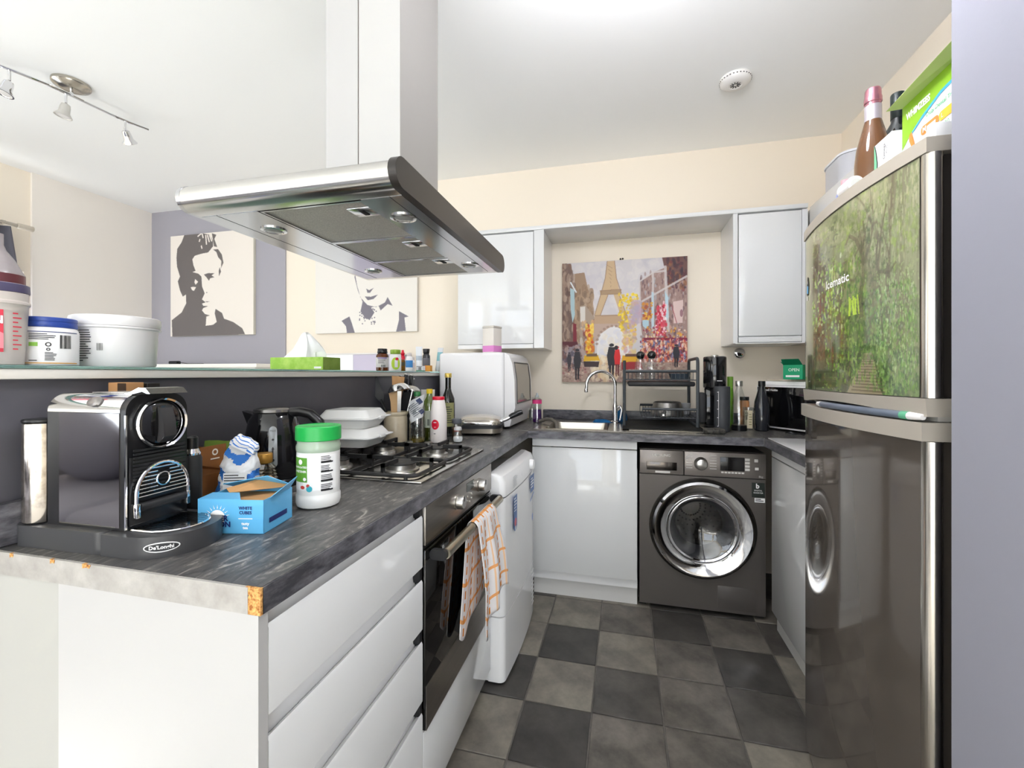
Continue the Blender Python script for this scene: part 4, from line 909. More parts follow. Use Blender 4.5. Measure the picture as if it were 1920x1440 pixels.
# foam takeaway boxes
m_foam = M('polystyrene', '#e9e9e7', .6, bump=(300, .1, .001))
def foam_box(t):
    g = G()
    def ringv(w, d, z): return [(x, y, z) for x, y in rrect(-w/2, -d/2, w/2, d/2, .02, 3)]
    rows = [ringv(.150, .145, 0), ringv(.196, .186, .033), ringv(.222, .212, .0345), ringv(.222, .212, .0375), ringv(.196, .186, .039), ringv(.158, .15, .066)]
    n = len(rows[0]); vs = sum(rows, []); fs = []
    for j in range(len(rows)-1):
        for i in range(n): fs.append((j*n+i, j*n+(i+1) % n, (j+1)*n+(i+1) % n, (j+1)*n+i))
    fs += [tuple(range(n))[::-1], tuple(5*n+i for i in range(n))]
    g.add(vs, fs).build('clamshell', m_foam, t, ang=30)
    G().box(.105, -.02, .0300, .113, .02, .042, .002).build('tab', m_foam, t)
fb = thing('foam_box', 'lower white foam takeaway box resting on the hob supports', 'box', (-.975, 1.455, T+.0495), .08, 'foam takeaway boxes on the hob'); foam_box(fb)
dup(fb, (-.985, 1.462, T+.1165), .14, 'upper white foam takeaway box stacked on another over the hob')

# utensil crock and its utensils
UX, UY = -1.022, 1.842
ck = thing('utensil_crock', 'cream stoneware crock holding kitchen utensils behind the hob', 'crock', (UX, UY, T+.0005))
G().lathe([(.045, 0), (.052, .004), (.053, .012), (.0535, .11), (.050, .121), (.055, .128), (.0565, .134), (.054, .14), (.047, .138), (.046, .125), (.047, .01), (0, .008)], 36).build('pot', M('stoneware', '#d6c8ae', .3, noise=(30, '#cbbb9e', .4, .7)), ck)
def utensil(name, label, cat, base, tip, parts):
    t = thing(name, label, cat, base); d = Vector(tip)-Vector(base); parts(t, d); return t
def stick(d, r, a, b): return G().tube([d*a, d*b], r, 8)
b0 = Vector((UX, UY, T+.0095))
def p_spat(t, d):
    stick(d, .007, .02, .62).build('handle', m_blackm, t); u = d.normalized(); s_ = Vector((.87, .48, 0)).normalized(); a, e = d*.58, d; f = u.cross(s_)*.004
    q = [a-s_*.008, a+s_*.008, d*.68+s_*.022, e*.97+s_*.026, e+s_*.016, e-s_*.016, e*.97-s_*.026, d*.68-s_*.022]
    G().add([v-f for v in q]+[v+f for v in q], [tuple(range(8))[::-1], tuple(range(8, 16))]+[(i, (i+1) % 8, 8+(i+1) % 8, 8+i) for i in range(8)]).build('blade', m_blackm, t)
utensil('spatula', 'black nylon spatula leaning left in the cream crock', 'spatula', b0+Vector((.012, -.006, 0)), (UX-.10, UY-.05, T+.312), p_spat)
def p_wood(t, d):
    G().tube([d*.02, d*.55], .0075, 8).build('handle', M('beech', '#c99b68', .6, noise=(8, '#b98955', .3, .7), stretch=(8, 8, 1)), t); s_ = Vector((.87, .48, 0)).normalized(); f = d.normalized().cross(s_)*.004
    q = [d*.5-s_*.011, d*.5+s_*.011, d*.72+s_*.022, d*.98+s_*.028, d-s_*.030, d*.72-s_*.022]
    G().add([v-f for v in q]+[v+f for v in q], [tuple(range(6))[::-1], tuple(range(6, 12))]+[(i, (i+1) % 6, 6+(i+1) % 6, 6+i) for i in range(6)]).build('paddle', M('beech'), t)
utensil('wooden_spatula', 'flat wooden spatula standing upright in the cream crock', 'spatula', b0+Vector((-.008, .004, 0)), (UX+.012, UY+.005, T+.306), p_wood)
def p_wood2(t, d):
    G().tube([d*.02, d*.5], .0085, 8).build('handle', M('beech_pale', '#d3ab7a', .6), t); s_ = Vector((.87, .48, 0)).normalized(); f = d.normalized().cross(s_)*.004
    q = [d*.45-s_*.010, d*.45+s_*.010, d*.8+s_*.018, d*.97+s_*.024, d+s_*.01, d-s_*.012, d*.97-s_*.024, d*.8-s_*.016]
    G().add([v-f for v in q]+[v+f for v in q], [tuple(range(8))[::-1], tuple(range(8, 16))]+[(i, (i+1) % 8, 8+(i+1) % 8, 8+i) for i in range(8)]).build('paddle', M('beech_pale'), t)
utensil('wooden_spoon', 'pale wooden spoon in front of the flat wooden spatula in the crock', 'spoon', b0+Vector((.0, -.02, 0)), (UX+.008, UY-.027, T+.232), p_wood2)
def p_ladle(t, d):
    s_ = Vector((.87, .48, 0)).normalized(); w_ = s_*.006; f = d.normalized().cross(s_)*.0015; q = [d*.05-w_, d*.05+w_, d*.9+w_*1.5, d*.9-w_*1.5]
    G().add([v-f for v in q]+[v+f for v in q], [(0, 3, 2, 1), (4, 5, 6, 7), (0, 1, 5, 4), (1, 2, 6, 5), (2, 3, 7, 6), (3, 0, 4, 7)]).build('handle', m_steel, t)
    g = G().lathe([(.050, 0), (.049, .004), (.044, .018), (.033, .029), (.018, .035), (1e-6, .037), (1e-6, .034), (.017, .032), (.031, .026), (.041, .016), (.046, .0)], 28, cap=False)
    g.xf(Matrix.Translation(d*.9+Vector((.0, -.0, .0))) @ Matrix.Rotation(-.25, 4, 'Y')); g.build('bowl', m_chrome, t)
utensil('ladle', 'polished steel ladle hanging bowl up over the cream crock', 'ladle', b0+Vector((.02, -.012, 0)), (UX+.036, UY-.03, T+.262), p_ladle)
def p_spoon(t, d):
    G().tube([d*.05, d*.9], .0035, 8).build('handle', m_steel, t); g = G().lathe([(.036, 0), (.034, .006), (.02, .014), (1e-6, .016), (1e-6, .013), (.02, .011), (.033, .003)], 20, cap=False); g.xf(Matrix.Translation(d*.92) @ Matrix.Rotation(.35, 4, 'Y')); g.build('bowl', m_steel, t)
utensil('serving_spoon', 'dull steel serving spoon behind the ladle in the crock', 'spoon', b0+Vector((.015, .02, 0)), (UX+.066, UY+.05, T+.262), p_spoon)
# knife block and knives
kb = thing('knife_block', 'tall black knife block between the crock and the oil bottle', 'knife block', (-1.025, 1.955, T+.0005))
G().box(-.05, -.05, 0, .05, .05, .225, .008).build('block', m_blackm, kb)
for i, (x, y, tl_, rx) in enumerate(((-.02, -.02, .285, .0), (.005, -.02, .292, .04), (.028, -.015, .288, .08), (.02, .02, .27, .02))):
    k = thing('knife', ['black handled knife with steel butt, nearest the crock in the block', 'black handled knife in the middle of the black knife block', 'black handled knife nearest the oil bottle in the block', 'short black handled knife at the back of the knife block'][i], 'knife', (-1.025+x, 1.955+y, T+.226), 0, 'knives in the block')
    h = tl_-.225+.02; g = G().box(-.007, -.011, 0, .007, .011, h, .004); g.xf(Matrix.Rotation(rx, 4, 'Y')); g.build('handle', m_black, k); g = G().box(-.0075, -.009, h-.004, .0075, .009, h+.003, .002); g.xf(Matrix.Rotation(rx, 4, 'Y')); g.build('butt', m_steel, k)
# bottles by the hob
def bottle(name, label, cat, loc, prof, glass, cap=None, capm=None, liquid=None, liqm=None, n=28, group=None):
    t = thing(name, label, cat, loc, 0, group); G().lathe(prof, n).build('bottle', glass, t)
    if liquid: G().lathe([(max(0, r_-.0025), z+.002) for r_, z in prof if z < liquid]+[(max(.001, float(np.interp(liquid, [q[1] for q in prof], [q[0] for q in prof]))-.0025), liquid), (0, liquid)], n).build('contents', liqm, t)
    if cap: G().lathe(cap, 20).build('cap', capm, t)
    return t
m_pet = M_pane('clear_plastic', (.88, .91, .90), .28)
pr = [(.026, 0), (.035, .003), (.037, .012), (.036, .03), (.037, .05), (.0355, .06), (.037, .07), (.036, .105), (.034, .12), (.037, .14), (.036, .165), (.027, .192), (.015, .205), (.0135, .212)]
ob = bottle('oil_bottle', 'nearly empty clear oil bottle with green cap and crumpled label', 'bottle', (-.915, 1.845, T+.0005), pr, m_pet, [(.015, .212), (.0155, .214), (.0155, .231), (.014, .233), (0, .233)], M('cap_green', '#2a6e3a', .4), .022, M('olive_oil', '#b79a28', .1, trans=.6))
g = G(); vs = []; fs = []
n_, m_ = 10, 8
for j in range(m_+1):
    for i in range(n_+1):
        u_, v_ = i/n_-.5, j/m_-.5; a = -1.22+u_*1.9; rr = .0385+.006*math.sin(u_*11+v_*5)*.5+.003*math.sin(v_*17); z = .155+v_*.10+u_*.035; vs.append((rr*math.cos(a), rr*math.sin(a), z))
for j in range(m_):
    for i in range(n_): fs.append((j*(n_+1)+i, j*(n_+1)+i+1, (j+1)*(n_+1)+i+1, (j+1)*(n_+1)+i))
g.add(vs, fs).build('label', M('label_paper', '#d9dadb', .7), ob, ang=80)
p = P(lambda x, y, h=0: Vector(((.0435+h)*math.cos(-1.15+(x*.8-y*.6)/.0385), (.0435+h)*math.sin(-1.15+(x*.8-y*.6)/.0385), .155+x*.6+y*.8))); p.lines(-.03, .03, .03, 7, .008, .003, 0).rect(.0, -.03, .02, -.012, 1).rect(.02, .01, .04, .035, 1); p.build('print', [M('grey_ink', '#6d7078', .6), M('navy_ink', '#3b4668', .6)], ob)
pr2 = [(.026, 0), (.031, .003), (.032, .15), (.028, .18), (.014, .205), (.013, .22)]
o2 = bottle('oil_bottle', 'olive oil bottle with yellow cap behind the nearly empty one', 'bottle', (-.90, 1.945, T+.0005), pr2, M_pane('green_glass', (.55, .66, .30), .15), [(.0145, .22), (.015, .222), (.015, .24), (.013, .242), (0, .242)], M('cap_yellow', '#e5c62e', .4), .13, M('oil_green', '#8d8a1e', .1, trans=.5))
p = P(cyl_fn(.0325, -1.13, .10)); p.rect(-.03, -.04, .03, .04, 0, 0, 8).bars(-.01, -.03, .02, .0, 9, 1).build('label', [M('label_pale_green', '#d5dccb', .6), m_print], o2)
jg = thing('paper_sleeve', 'white paper sleeve leaning behind the oil bottles', 'paper', (-.955, 2.045, T+.0005), .45)
G().prism([(-.022, 0), (.022, 0), (.034, .235), (-.034, .235)], -.012, .012, 'y').build('sleeve', M('sleeve_white', '#e4e1da', .7), jg)
sa = thing('salt_bottle', 'white plastic salt bottle with red cap and round red badge', 'bottle', (-.822, 1.873, T+.0005))
G().lathe([(.030, 0), (.036, .003), (.038, .01), (.038, .13), (.0375, .133), (.036, .145), (.0285, .192), (.026, .195)], 36).build('bottle', M('salt_white', '#e9e2df', .35), sa)
G().lathe([(.0265, .1952), (.0275, .197), (.0275, .208), (.026, .21), (0, .21)], 32).build('cap', m_red, sa)
p = P(cyl_fn(.0382, -1.38, .085)); p.disc(-.008, 0, .019, 0, .0002, ry=.0225).text('table', .007, -.008, .010, 1, bold=.03, h=.0007).text('salt', .006, -.008, -.011, 1, h=.0007).rect(-.014, -.042, -.005, -.039, 2, .0004); p.build('badge', [m_red, m_pwhite, m_print], sa)
prw = [(.030, 0), (.034, .004), (.0345, .16), (.032, .19), (.018, .225), (.0145, .24), (.0145, .295)]
wn = bottle('vinegar_bottle', 'tall dark glass bottle with gold cap against the dishwasher', 'bottle', (-.862, 2.085, T+.0005), prw, M('dark_glass', '#0d0f0c', .05, coat=.5), [(.017, .2955), (.0175, .297), (.0175, .316), (.016, .318), (0, .318)], M('gold_foil', '#cbb05a', .35, .6))
p = P(cyl_fn(.0348, -1.1, .10)); p.rect(-.03, -.05, .03, .07, 0, 0, 8).lines(-.02, .05, .02, 8, .011, .004, 1); p.build('label', [M('olive_label', '#8b8a5c', .6), m_print], wn)
pj_ = bottle('pepper_jar', 'small glass jar of brown spice with a dark lid behind the salt shaker', 'jar', (-.765, 1.955, T+.0005), [(.018, 0), (.023, .003), (.024, .07), (.020, .08)], m_glass, [(.022, .08), (.023, .082), (.023, .1), (.021, .102), (0, .102)], M('lid_slate', '#55595e', .4), .06, M('spice', '#6a4a2c', .8))
ss = bottle('salt_shaker', 'small bulbous glass salt shaker with a white top by the hob', 'shaker', (-.736, 1.895, T+.0005), [(.014, 0), (.022, .003), (.0245, .016), (.022, .03), (.016, .044), (.0165, .056)], m_glass, [(.0175, .0562), (.018, .058), (.0175, .066), (.012, .072), (0, .074)], M('shaker_top', '#d5d5d5', .35, .3), .026, M('salt', '#f2f2f2', .8))
rc = bottle('spice_pot', 'tiny clear pot with red lid between the pepper jar and shaker', 'jar', (-.755, 1.925, T+.0005), [(.008, 0), (.0095, .002), (.0095, .045)], m_glass, [(.0105, .0452), (.0105, .055), (0, .056)], M('lid_redorange', '#c8452f', .4), .03, M('spice2', '#9c6a3a', .8), 16)
# grill press
gl = thing('grill_press', 'closed silver and grey electric grill press in front of the dishwasher', 'grill', (-.735, 2.215, T+.0005), .16)
G().prism(rrect(-.115, -.10, .115, .10, .05), .012, .036).build('lower_shell', M('taupe_metal', '#8d857a', .3, .7), gl)
G().prism(rrect(-.12, -.105, .12, .105, .05), .036, .053).build('seal_band', m_blackm, gl)
for x in (-.08, .08):
    for y in (-.06, .06): G().cyl(.012, 0, .013, (x, y, 0), n=12).build('foot', m_rubber, gl)
ov_ = rrect(-.112, -.098, .112, .098, .048); n = len(ov_); rows = [(1, .054), (1, .066), (.95, .078), (.80, .090), (.5, .099), (.15, .101)]
vs = [(x*k, y*k, z) for k, z in rows for x, y in ov_]; fs = [(j*n+i, j*n+(i+1) % n, (j+1)*n+(i+1) % n, (j+1)*n+i) for j in range(len(rows)-1) for i in range(n)]+[tuple(5*n+i for i in range(n)), tuple(range(n))[::-1]]
G().add(vs, fs).build('lid', M('pearl_silver', '#cbc4ba', .22, .85), gl)
G().box(-.07, -.1, .054, .075, -.09, .068, .003).box(.08, -.02, .06, .122, .02, .074, .004).build('chrome_hinge', m_chrome, gl)
G().tube([(.115, 0, .068), (.14, .004, .078), (.16, .008, .088)], [.011, .012, .012], 10).build('handle_bracket', m_chrome, gl)
G().tube([(.155, .006, .085), (.17, .01, .094), (.205, .018, .108), (.222, .022, .113)], [.012, .0145, .0145, .012], 12).build('handle', m_black, gl)
# tin on the dishwasher
tn = thing('tea_tin', 'square cream tin with a pink lower band on the dishwasher', 'tin', (-.765, 2.535, T+.4393), -.35)
G().box(-.042, -.042, 0, .042, .042, .15, .006).build('tin', M('tin_cream', '#dcd6ce', .35), tn); G().box(-.0425, -.0425, .002, .0425, .0425, .048, .006).build('pink_band', M('tin_pink', '#cf7fbd', .4), tn); G().box(-.0435, -.0435, .146, .0435, .0435, .162, .006).build('lid', M('lid_silver', '#cfcac2', .3, .5), tn)
# washing-up bottles
b = bottle('spray_bottle', 'small clear pump bottle in the corner behind the sink', 'bottle', (-.60, 2.935, T+.0005), [(.02, 0), (.024, .003), (.0245, .085), (.018, .1), (.009, .11)], m_pet, [(.010, .11), (.010, .128), (.005, .13), (.005, .15), (.009, .151), (.009, .158), (0, .159)], M('pump_white', '#d9d4cc', .4), .07, M('water_soap', '#cfd5dc', .1, trans=.8))
b = bottle('washing_up_bottle', 'purple washing-up liquid bottle with pink band beside the sink', 'bottle', (-.545, 2.815, T+.0005), [(.026, 0), (.030, .003), (.0305, .06), (.0285, .09), (.0305, .12), (.0305, .148), (.02, .158), (.012, .162)], m_pet, [(.014, .162), (.014, .172), (.008, .176), (.006, .19), (0, .191)], M('cap_clear_grey', '#aeb5b8', .3), .085, M('purple_soap', '#6d2f8f', .1, trans=.35))
G().lathe([(.031, .122), (.031, .147)], 28, cap=False).build('pink_band', M('band_pink', '#d83a7c', .4), b)
# cloths and hose by the tap
def cloth_blob(name, label, loc, w, d, h, seed, mat):
    g = G(); n, m = 18, 8; vs = []; fs = []
    for j in range(m+1):
        t = j/m; k = math.cos(t*PI/2*.96)
        for i in range(n): a = 2*PI*i/n; rr = 1+.22*math.sin(a*3+seed)+.1*math.sin(a*7+seed*2); vs.append((w/2*rr*k*math.cos(a), d/2*rr*k*math.sin(a), h*math.sin(t*PI/2)))
    for j in range(m):
        for i in range(n): fs.append((j*n+i, j*n+(i+1) % n, (j+1)*n+(i+1) % n, (j+1)*n+i))
    fs += [tuple(range(n))[::-1], tuple(m*n+i for i in range(n))]; g.add(vs, fs)
    st = crumple(g, .006, seed, 45); o = g.build(name, mat, None, loc, ang=70); return tag(o, label, 'cloth')
m_cl = M('blue_cloth', '#0f4f80', .9, noise=(60, '#1c6ba0', .4, .7))
cloth_blob('dishcloth', 'flat blue dishcloth left of the tap', (-.142, 2.87, T+.0045), .11, .05, .022, 2, m_cl); cloth_blob('dishcloth', 'bunched blue dishcloth right of the tap', (-.008, 2.955, T+.0045), .07, .06, .085, 5, m_cl)
tag(G().tube([(-.52, 2.76, .012), (-.47, 2.74, .03), (-.43, 2.70, .032), (-.395, 2.66, .015), (-.385, 2.62, -.03)], [.011]*5, 10).build('hose', M('hose_grey', '#6b665e', .5), None, (0, 0, T+.001)), 'grey drain hose looping over the left rim of the sink', 'hose')

# ------------------------------------------------------------------ dish rack
m_rack = M('rack_slate', '#3c4044', .45)
rk = thing('dish_rack', 'two tier dark grey dish rack standing over the drainer', 'dish rack', (.205, 2.84, T+.008))
hxr, y0r, y1r = .20, -.185, .165
for s in (-1, 1):
    g = G(); pts = [(s*hxr, y0r, 0), (s*hxr, y0r, .365)]+[(s*hxr, y0r+.03-.03*math.cos(PI/2*i/5), .365+.03*math.sin(PI/2*i/5)) for i in range(1, 6)]+[(s*hxr, y1r-.03+.03*math.sin(PI/2*i/5), .365+.03*math.cos(PI/2*i/5)) for i in range(0, 6)]+[(s*hxr, y1r, 0)]
    if s < 0: pts = [(s*hxr, y0r, 0), (s*hxr, y0r, .385)]
    g.tube(pts, .009, 8)
    if s < 0: g.tube([(s*hxr, y1r, 0), (s*hxr, y1r, .37)], .009, 8)
    g.tube([(s*hxr, y0r, .01), (s*hxr, y1r, .01)], .009, 8); g.build('end_frame', m_rack, rk)
def tier(z, name, x0):
    g = G(); 
    for y in (y0r, y1r): g.tube([(x0, y, z+.05), (hxr, y, z+.05)], .0075, 8)
    for y in (y0r, y1r): g.tube([(x0, y, z), (hxr, y, z)], .003, 6)
    n = 17
    for i in range(n+1): x = x0+(hxr-x0)*i/n; g.tube([(x, y0r, z+.05), (x, y0r+.002, z), (x, y1r-.002, z), (x, y1r, z+.05)], .0016, 5)
    return g.build(name, m_rack, rk)
tier(.272, 'upper_basket', -hxr); tier(.055, 'lower_basket', -.10)
G().box(-hxr+.02, y0r+.01, .235, hxr-.01, y1r-.01, .262, .01).build('drip_tray', m_blackm, rk)
G().box(-hxr-.01, y0r-.13, .0, hxr+.02, y1r+.02, .006, .002).build('drain_mat', m_rubber, rk)
G().box(hxr+.0095, y0r+.02, .03, hxr+.046, y0r+.12, .20, .006).build('cutlery_holder', m_blackm, rk)
for i, (x, y, lb) in enumerate(((.10, 2.80, 'clear glass bottle with black dome lid, nearer the tap on the rack'), (.165, 2.775, 'clear glass bottle with black dome lid in the middle of the top rack'))):
    t = thing('glass_bottle', lb, 'bottle', (x, y, T+.2835), 0, 'glass bottles drying on the rack')
    G().lathe([(.022, 0), (.026, .002), (.022, .012), (.032, .035), (.036, .06), (.030, .10), (.022, .125)], 24).build('bottle', m_glass, t)
    G().sphere(.026, (0, 0, .145), 18).build('dome_lid', M('lid_gloss_black', '#17181a', .12, coat=.3), t)
tag(G().lathe([(.028, 0), (.05, .002), (.064, .034), (.062, .034), (.048, .005), (0, .004)], 28).build('bowl', M('blue_grey_bowl', '#414b55', .3), None, (.325, 2.80, T+.2835)), 'dark blue-grey bowl at the right end of the top rack', 'bowl')
pn = thing('saucepan', 'grey saucepan upturned to dry in the lower rack', 'saucepan', (.255, 2.80, T+.066), .0)
m_pan = M('worn_aluminium', '#8f8d8a', .35, .9, noise=(20, '#75726e', .3, .7))
G().lathe([(.095, 0), (.096, .003), (.092, .03), (.078, .078), (.07, .083), (0, .084)], 36).build('pan', m_pan, pn)
G().tube([(-.02, -.09, .03), (-.028, -.12, .022), (-.034, -.165, .016), (-.036, -.178, .016)], [.009, .011, .014, .012], 12).build('handle', m_black, pn)
G().cyl(.005, -.1795, -.176, (-.036, 0, .016), 'y', 10).build('hanging_hole', m_chrome, pn)
tag(G().lathe([(.022, 0), (.026, .002), (.036, .068), (.034, .068), (.024, .005), (0, .004)], 24).build('plastic_cup', M('cup_milky', '#d9dade', .3, trans=.3), None, (.372, 2.93, T+.064)), 'milky plastic cup at the back of the lower rack', 'cup')
# SodaStream-like machine and bottles
so = thing('drinks_carbonator', 'tall black cylindrical drinks carbonator right of the dish rack', 'carbonator', (.512, 2.755, T+.0005))
G().prism(rrect(-.058, -.10, .058, .06, .05), 0, .018).build('base', m_black, so)
G().lathe([(.060, .235), (.062, .24), (.062, .405), (.060, .412), (.05, .416), (0, .416)], 40).build('head', M('gloss_black_tower', '#18181a', .1, coat=.4), so)
g = G().box(-.05, .01, .018, .05, .058, .236, .01); g.build('column', M('gloss_black_tower'), so)
G().lathe([(.02, .416), (.02, .422), (.016, .424), (0, .424)], 20).build('button', m_steel, so)
G().cyl(.026, .19, .235, (0, -.02, 0), b=.003).build('nozzle', m_black, so)
p = P(cyl_fn(.0622, -1.35, .275)); p.rect(-.014, -.002, .016, .002).build('badge', M('badge_silver'), so)
m_sleeve = M('charcoal_sleeve', '#35373b', .5)
def fizz(label, loc, mode):
    t = thing('drinks_bottle', label, 'bottle', loc, 0)
    pr = [(.030, 0), (.036, .004), (.037, .022), (.040, .04), (.041, .11), (.036, .16), (.022, .215), (.015, .235), (.0145, .245)]
    if mode == 0:
        G().lathe([(.036, 0), (.040, .004), (.040, .24), (.038, .246), (0, .247)], 32).build('sleeve', m_sleeve, t)
        p = P(cyl_fn(.0402, -2.2, .12)); p.rect(-.001, -.09, .0005, .1)
        for i in range(5): p.rect(-.008, -.09+i*.046, 0, -.0875+i*.046)
        p.build('scale_marks', m_pwhite, t)
        return t
    G().lathe(pr, 28).build('bottle', m_glass if mode == 1 else M('smoky_bottle', '#23252a', .08, coat=.3), t)
    if mode == 1: G().lathe([(.031, -.0), (.039, .001), (.0392, .028), (.037, .03)], 28).build('base_cup', m_black, t)
    G().lathe([(.0175, .245), (.018, .247), (.018, .272), (.0165, .275), (0, .275)], 20).build('cap', m_steel if mode == 1 else m_black, t)
    return t
fizz('charcoal sleeved bottle with white scale standing before the carbonator', (.522, 2.612, T+.0005), 0)
fizz('clear fizzy drinks bottle with black base and steel cap', (.625, 2.69, T+.0005), 1)
fizz('smoky dark drinks bottle in front of the microwave', (.742, 2.70, T+.0005), 2)
tag(G().box(-.05, -.035, 0, .05, .03, .028, .012, 3).build('scourer', M('scourer_dark', '#2b2a29', .9, noise=(90, '#5a564f', .4, .7)), None, (.455, 2.47, T+.0045), (0, 0, .2)), 'dark scouring pad at the right end of the sink edge', 'scourer')
gbt = bottle('green_bottle', 'green topped bottle behind the clear fizzy drinks bottle', 'bottle', (.616, 2.86, T+.0005), [(.014, 0), (.018, .003), (.0185, .2), (.0155, .23)], M('green_gloss', '#5d8f2a', .2), [(.016, .23), (.0165, .232), (.0165, .298), (0, .299)], M('bright_green', '#79a93a', .35))
oj = bottle('orange_jar', 'small orange labelled jar behind the clear drinks bottle', 'jar', (.688, 2.84, T+.0005), [(.022, 0), (.027, .003), (.027, .15), (.02, .16)], M('orange_label', '#c98a5a', .5), [(.024, .16), (.025, .162), (.025, .18), (0, .181)], m_black)
mg = thing('glass_tumbler', 'clear tumbler printed with dark lettering next to the drinks bottles', 'glass', (.684, 2.735, T+.0005))
G().lathe([(.026, 0), (.0295, .002), (.0305, .125), (.0295, .126), (.0275, .01), (0, .008)], 28).build('glass', m_glass, mg)
p = P(cyl_fn(.0308, -1.75, .06)); p.rect(-.024, -.05, .02, .05, 1, .0, 6).text('WILD', .018, -.010, .02, 0, rot=PI/2, h=.0008, bold=.02).lines(0, .03, .018, 5, .014, .004, 2, h=.0007); p.build('label', [m_print, M('glass_label', '#cfc3a6', .5), M('leaf_print', '#7a7a48', .5)], mg)
ct = tag(G().tube([(0.0+.030*math.cos(a), .022*math.sin(a), .004+.002*math.sin(3*a)) for a in [2*PI*i/22 for i in range(23)]]+[(.05, .0, .003), (.07, -.012, .003)], .0028, 6).build('cable', m_black, None, (.83, 2.52, T+.0095), (0, 0, -.9)), 'coiled black cable lying in front of the microwave', 'cable')
# microwave, turned across the corner
ang = math.atan2(-.234, .161)
mw = thing('microwave', 'white microwave with black glass door set across the corner', 'microwave', (.845, 2.71, T+.0005), ang)
m_mww = M('microwave_white', '#e9e9ea', .3)
G().box(-.15, .003, .012, .30, .30, .250, .006).build('body', m_mww, mw)
G().box(-.15, -.012, .012, .30, .002, .250, .004).build('door_frame', m_mww, mw)
dg = G().box(-.142, -.0150, .022, .292, -.0125, .241, .001).build('door_glass', M('microwave_glass', '#0d0d0f', .04, coat=.6), mw)
p = P(flat_fn((0, -.0155, 0), (1, 0, 0), (0, 0, 1))); p.text('Russell Hobbs', .017, -.062, .224, 0, bold=.02); p.build('lettering', m_pwhite, dg)
for x in (-.12, .27):
    for y in (.03, .27): G().cyl(.012, 0, .013, (x, y, 0), n=10).build('foot', m_rubber, mw)
tag(G().box(-.13, .01, 0, .28, .25, .022, .003).build('white_tray', m_white, None, (.845, 2.71, T+.2515), (0, 0, ang)), 'flat white tray lying on top of the microwave', 'tray')
tag(G().box(-.12, .03, 0, .2, .24, .010, .002).build('magazine', M('magazine_print', '#cfc6b8', .5, noise=(14, '#a89d8c', .4, .65)), None, (.85, 2.72, T+.2745), (0, 0, ang+.05)), 'printed leaflet lying on the tray over the microwave', 'leaflet')
gx = thing('green_box', 'green open cardboard packet standing on the microwave', 'box', (.895, 2.665, T+.2855), ang+.15)
m_gr = M('packet_green', '#12996a', .3)
G().box(-.045, -.035, 0, .055, .035, .078, .001, 1).build('packet', m_gr, gx)
g = G(); slab(g, [(-.045, -.035, .078), (.055, -.035, .078), (.050, -.062, .108), (-.040, -.062, .108)]); slab(g, [(-.045, .035, .078), (-.045, -.03, .078), (-.062, -.03, .095), (-.062, .035, .095)]); g.build('flap', M('packet_green_dark', '#0d6f4c', .4), gx)
p = P(flat_fn((0, -.0358, 0), (1, 0, 0), (0, 0, 1))); p.text('OPEN', .022, .012, .05, 0, bold=.02).rect(-.03, .012, .04, .022, 1); p.build('lettering', [M('pale_green_print', '#cfe8d8', .5), m_pwhite], gx)
tag(G().box(-.006, -.04, 0, .006, .04, .13, .001, 1).build('orange_packet', M('packet_orange', '#d9703a', .4), None, (.952, 2.585, T+.2855), (0, 0, ang+.4)), 'thin orange packet on edge beside the green packet', 'packet')
# ------------------------------------------------------------------ tea towel over the oven handle
def towel():
    n, m = 44, 64; vs = []; cols = []; hxx, hz, R = -.468, .765, .0175
    def path(v):      # v: 0 back hem .. 1 front hem
        if v < .45: t = v/.45; return (hxx-R, .455+(hz-.455)*t, 0)
        if v < .53: a = PI*(v-.45)/.08; return (hxx-R*math.cos(a), hz+R*math.sin(a), 0)
        t = (v-.53)/.47; return (hxx+R+.006*t, hz-(hz-.45)*t, 1)
    for j in range(m+1):
        v = j/m; x, z, fr_ = path(v)
        drop = max(0, hz-z)/.38
        for i in range(n+1):
            u_ = i/n
            wid = .20+.06*min(1, drop*1.4); y = 1.43+(u_-.5)*wid+(.0 if fr_ else -.045)*drop
            fold = math.sin(u_*13+drop*1.2)*.5+math.sin(u_*23+2+drop)*.25
            amp = (.004+.017*min(1, drop*2)); dx = fold*amp
            if fr_: X = x+.008*min(1, drop*3)+abs(amp)*.7+dx
            else: X = min(x-.001+dx*.12, hxx-.0155) if drop > .02 else x
            X = max(X, -.5055) 
            zz = z-(.035*math.sin(u_*5+.6)+.02*math.sin(u_*11))*drop*(1 if fr_ else .8)
            vs.append((X, y, zz))
    fs = [(j*(n+1)+i, j*(n+1)+i+1, (j+1)*(n+1)+i+1, (j+1)*(n+1)+i) for j in range(m) for i in range(n)]
    for j in range(m):
        for i in range(n):
            c = hexc('#e6e2e2'); 
            if i % 11 in (4, 5) and (j % 3 != 0): c = hexc('#d98a3c')
            elif i % 11 == 9: c = hexc('#efc79f')
            if j % 9 == 4 and i % 11 not in (4, 5): c = hexc('#e8a56a')
            cols.append(c)
    me = bpy.data.meshes.new('tea_towel'); me.from_pydata(vs, [], fs); me.materials.append(M_attr('towel_weave', .9, spec=.1))
    ca = me.color_attributes.new('Col', 'FLOAT_COLOR', 'CORNER'); a = np.ones((n*m, 4, 4), np.float32); l = np.array(cols); l = np.where(l <= 0.04045, l/12.92, ((l+0.055)/1.055)**2.4); a[:, :, :3] = l[:, None, :]
    ca.data.foreach_set('color', a.ravel()); me.shade_smooth(); o = bpy.data.objects.new('tea_towel', me); COL.objects.link(o)
    sm = o.modifiers.new('thick', 'SOLIDIFY'); sm.thickness = .002; sm.offset = 0
    tag(o, 'white tea towel with orange check hung over the oven handle', 'towel')
towel()

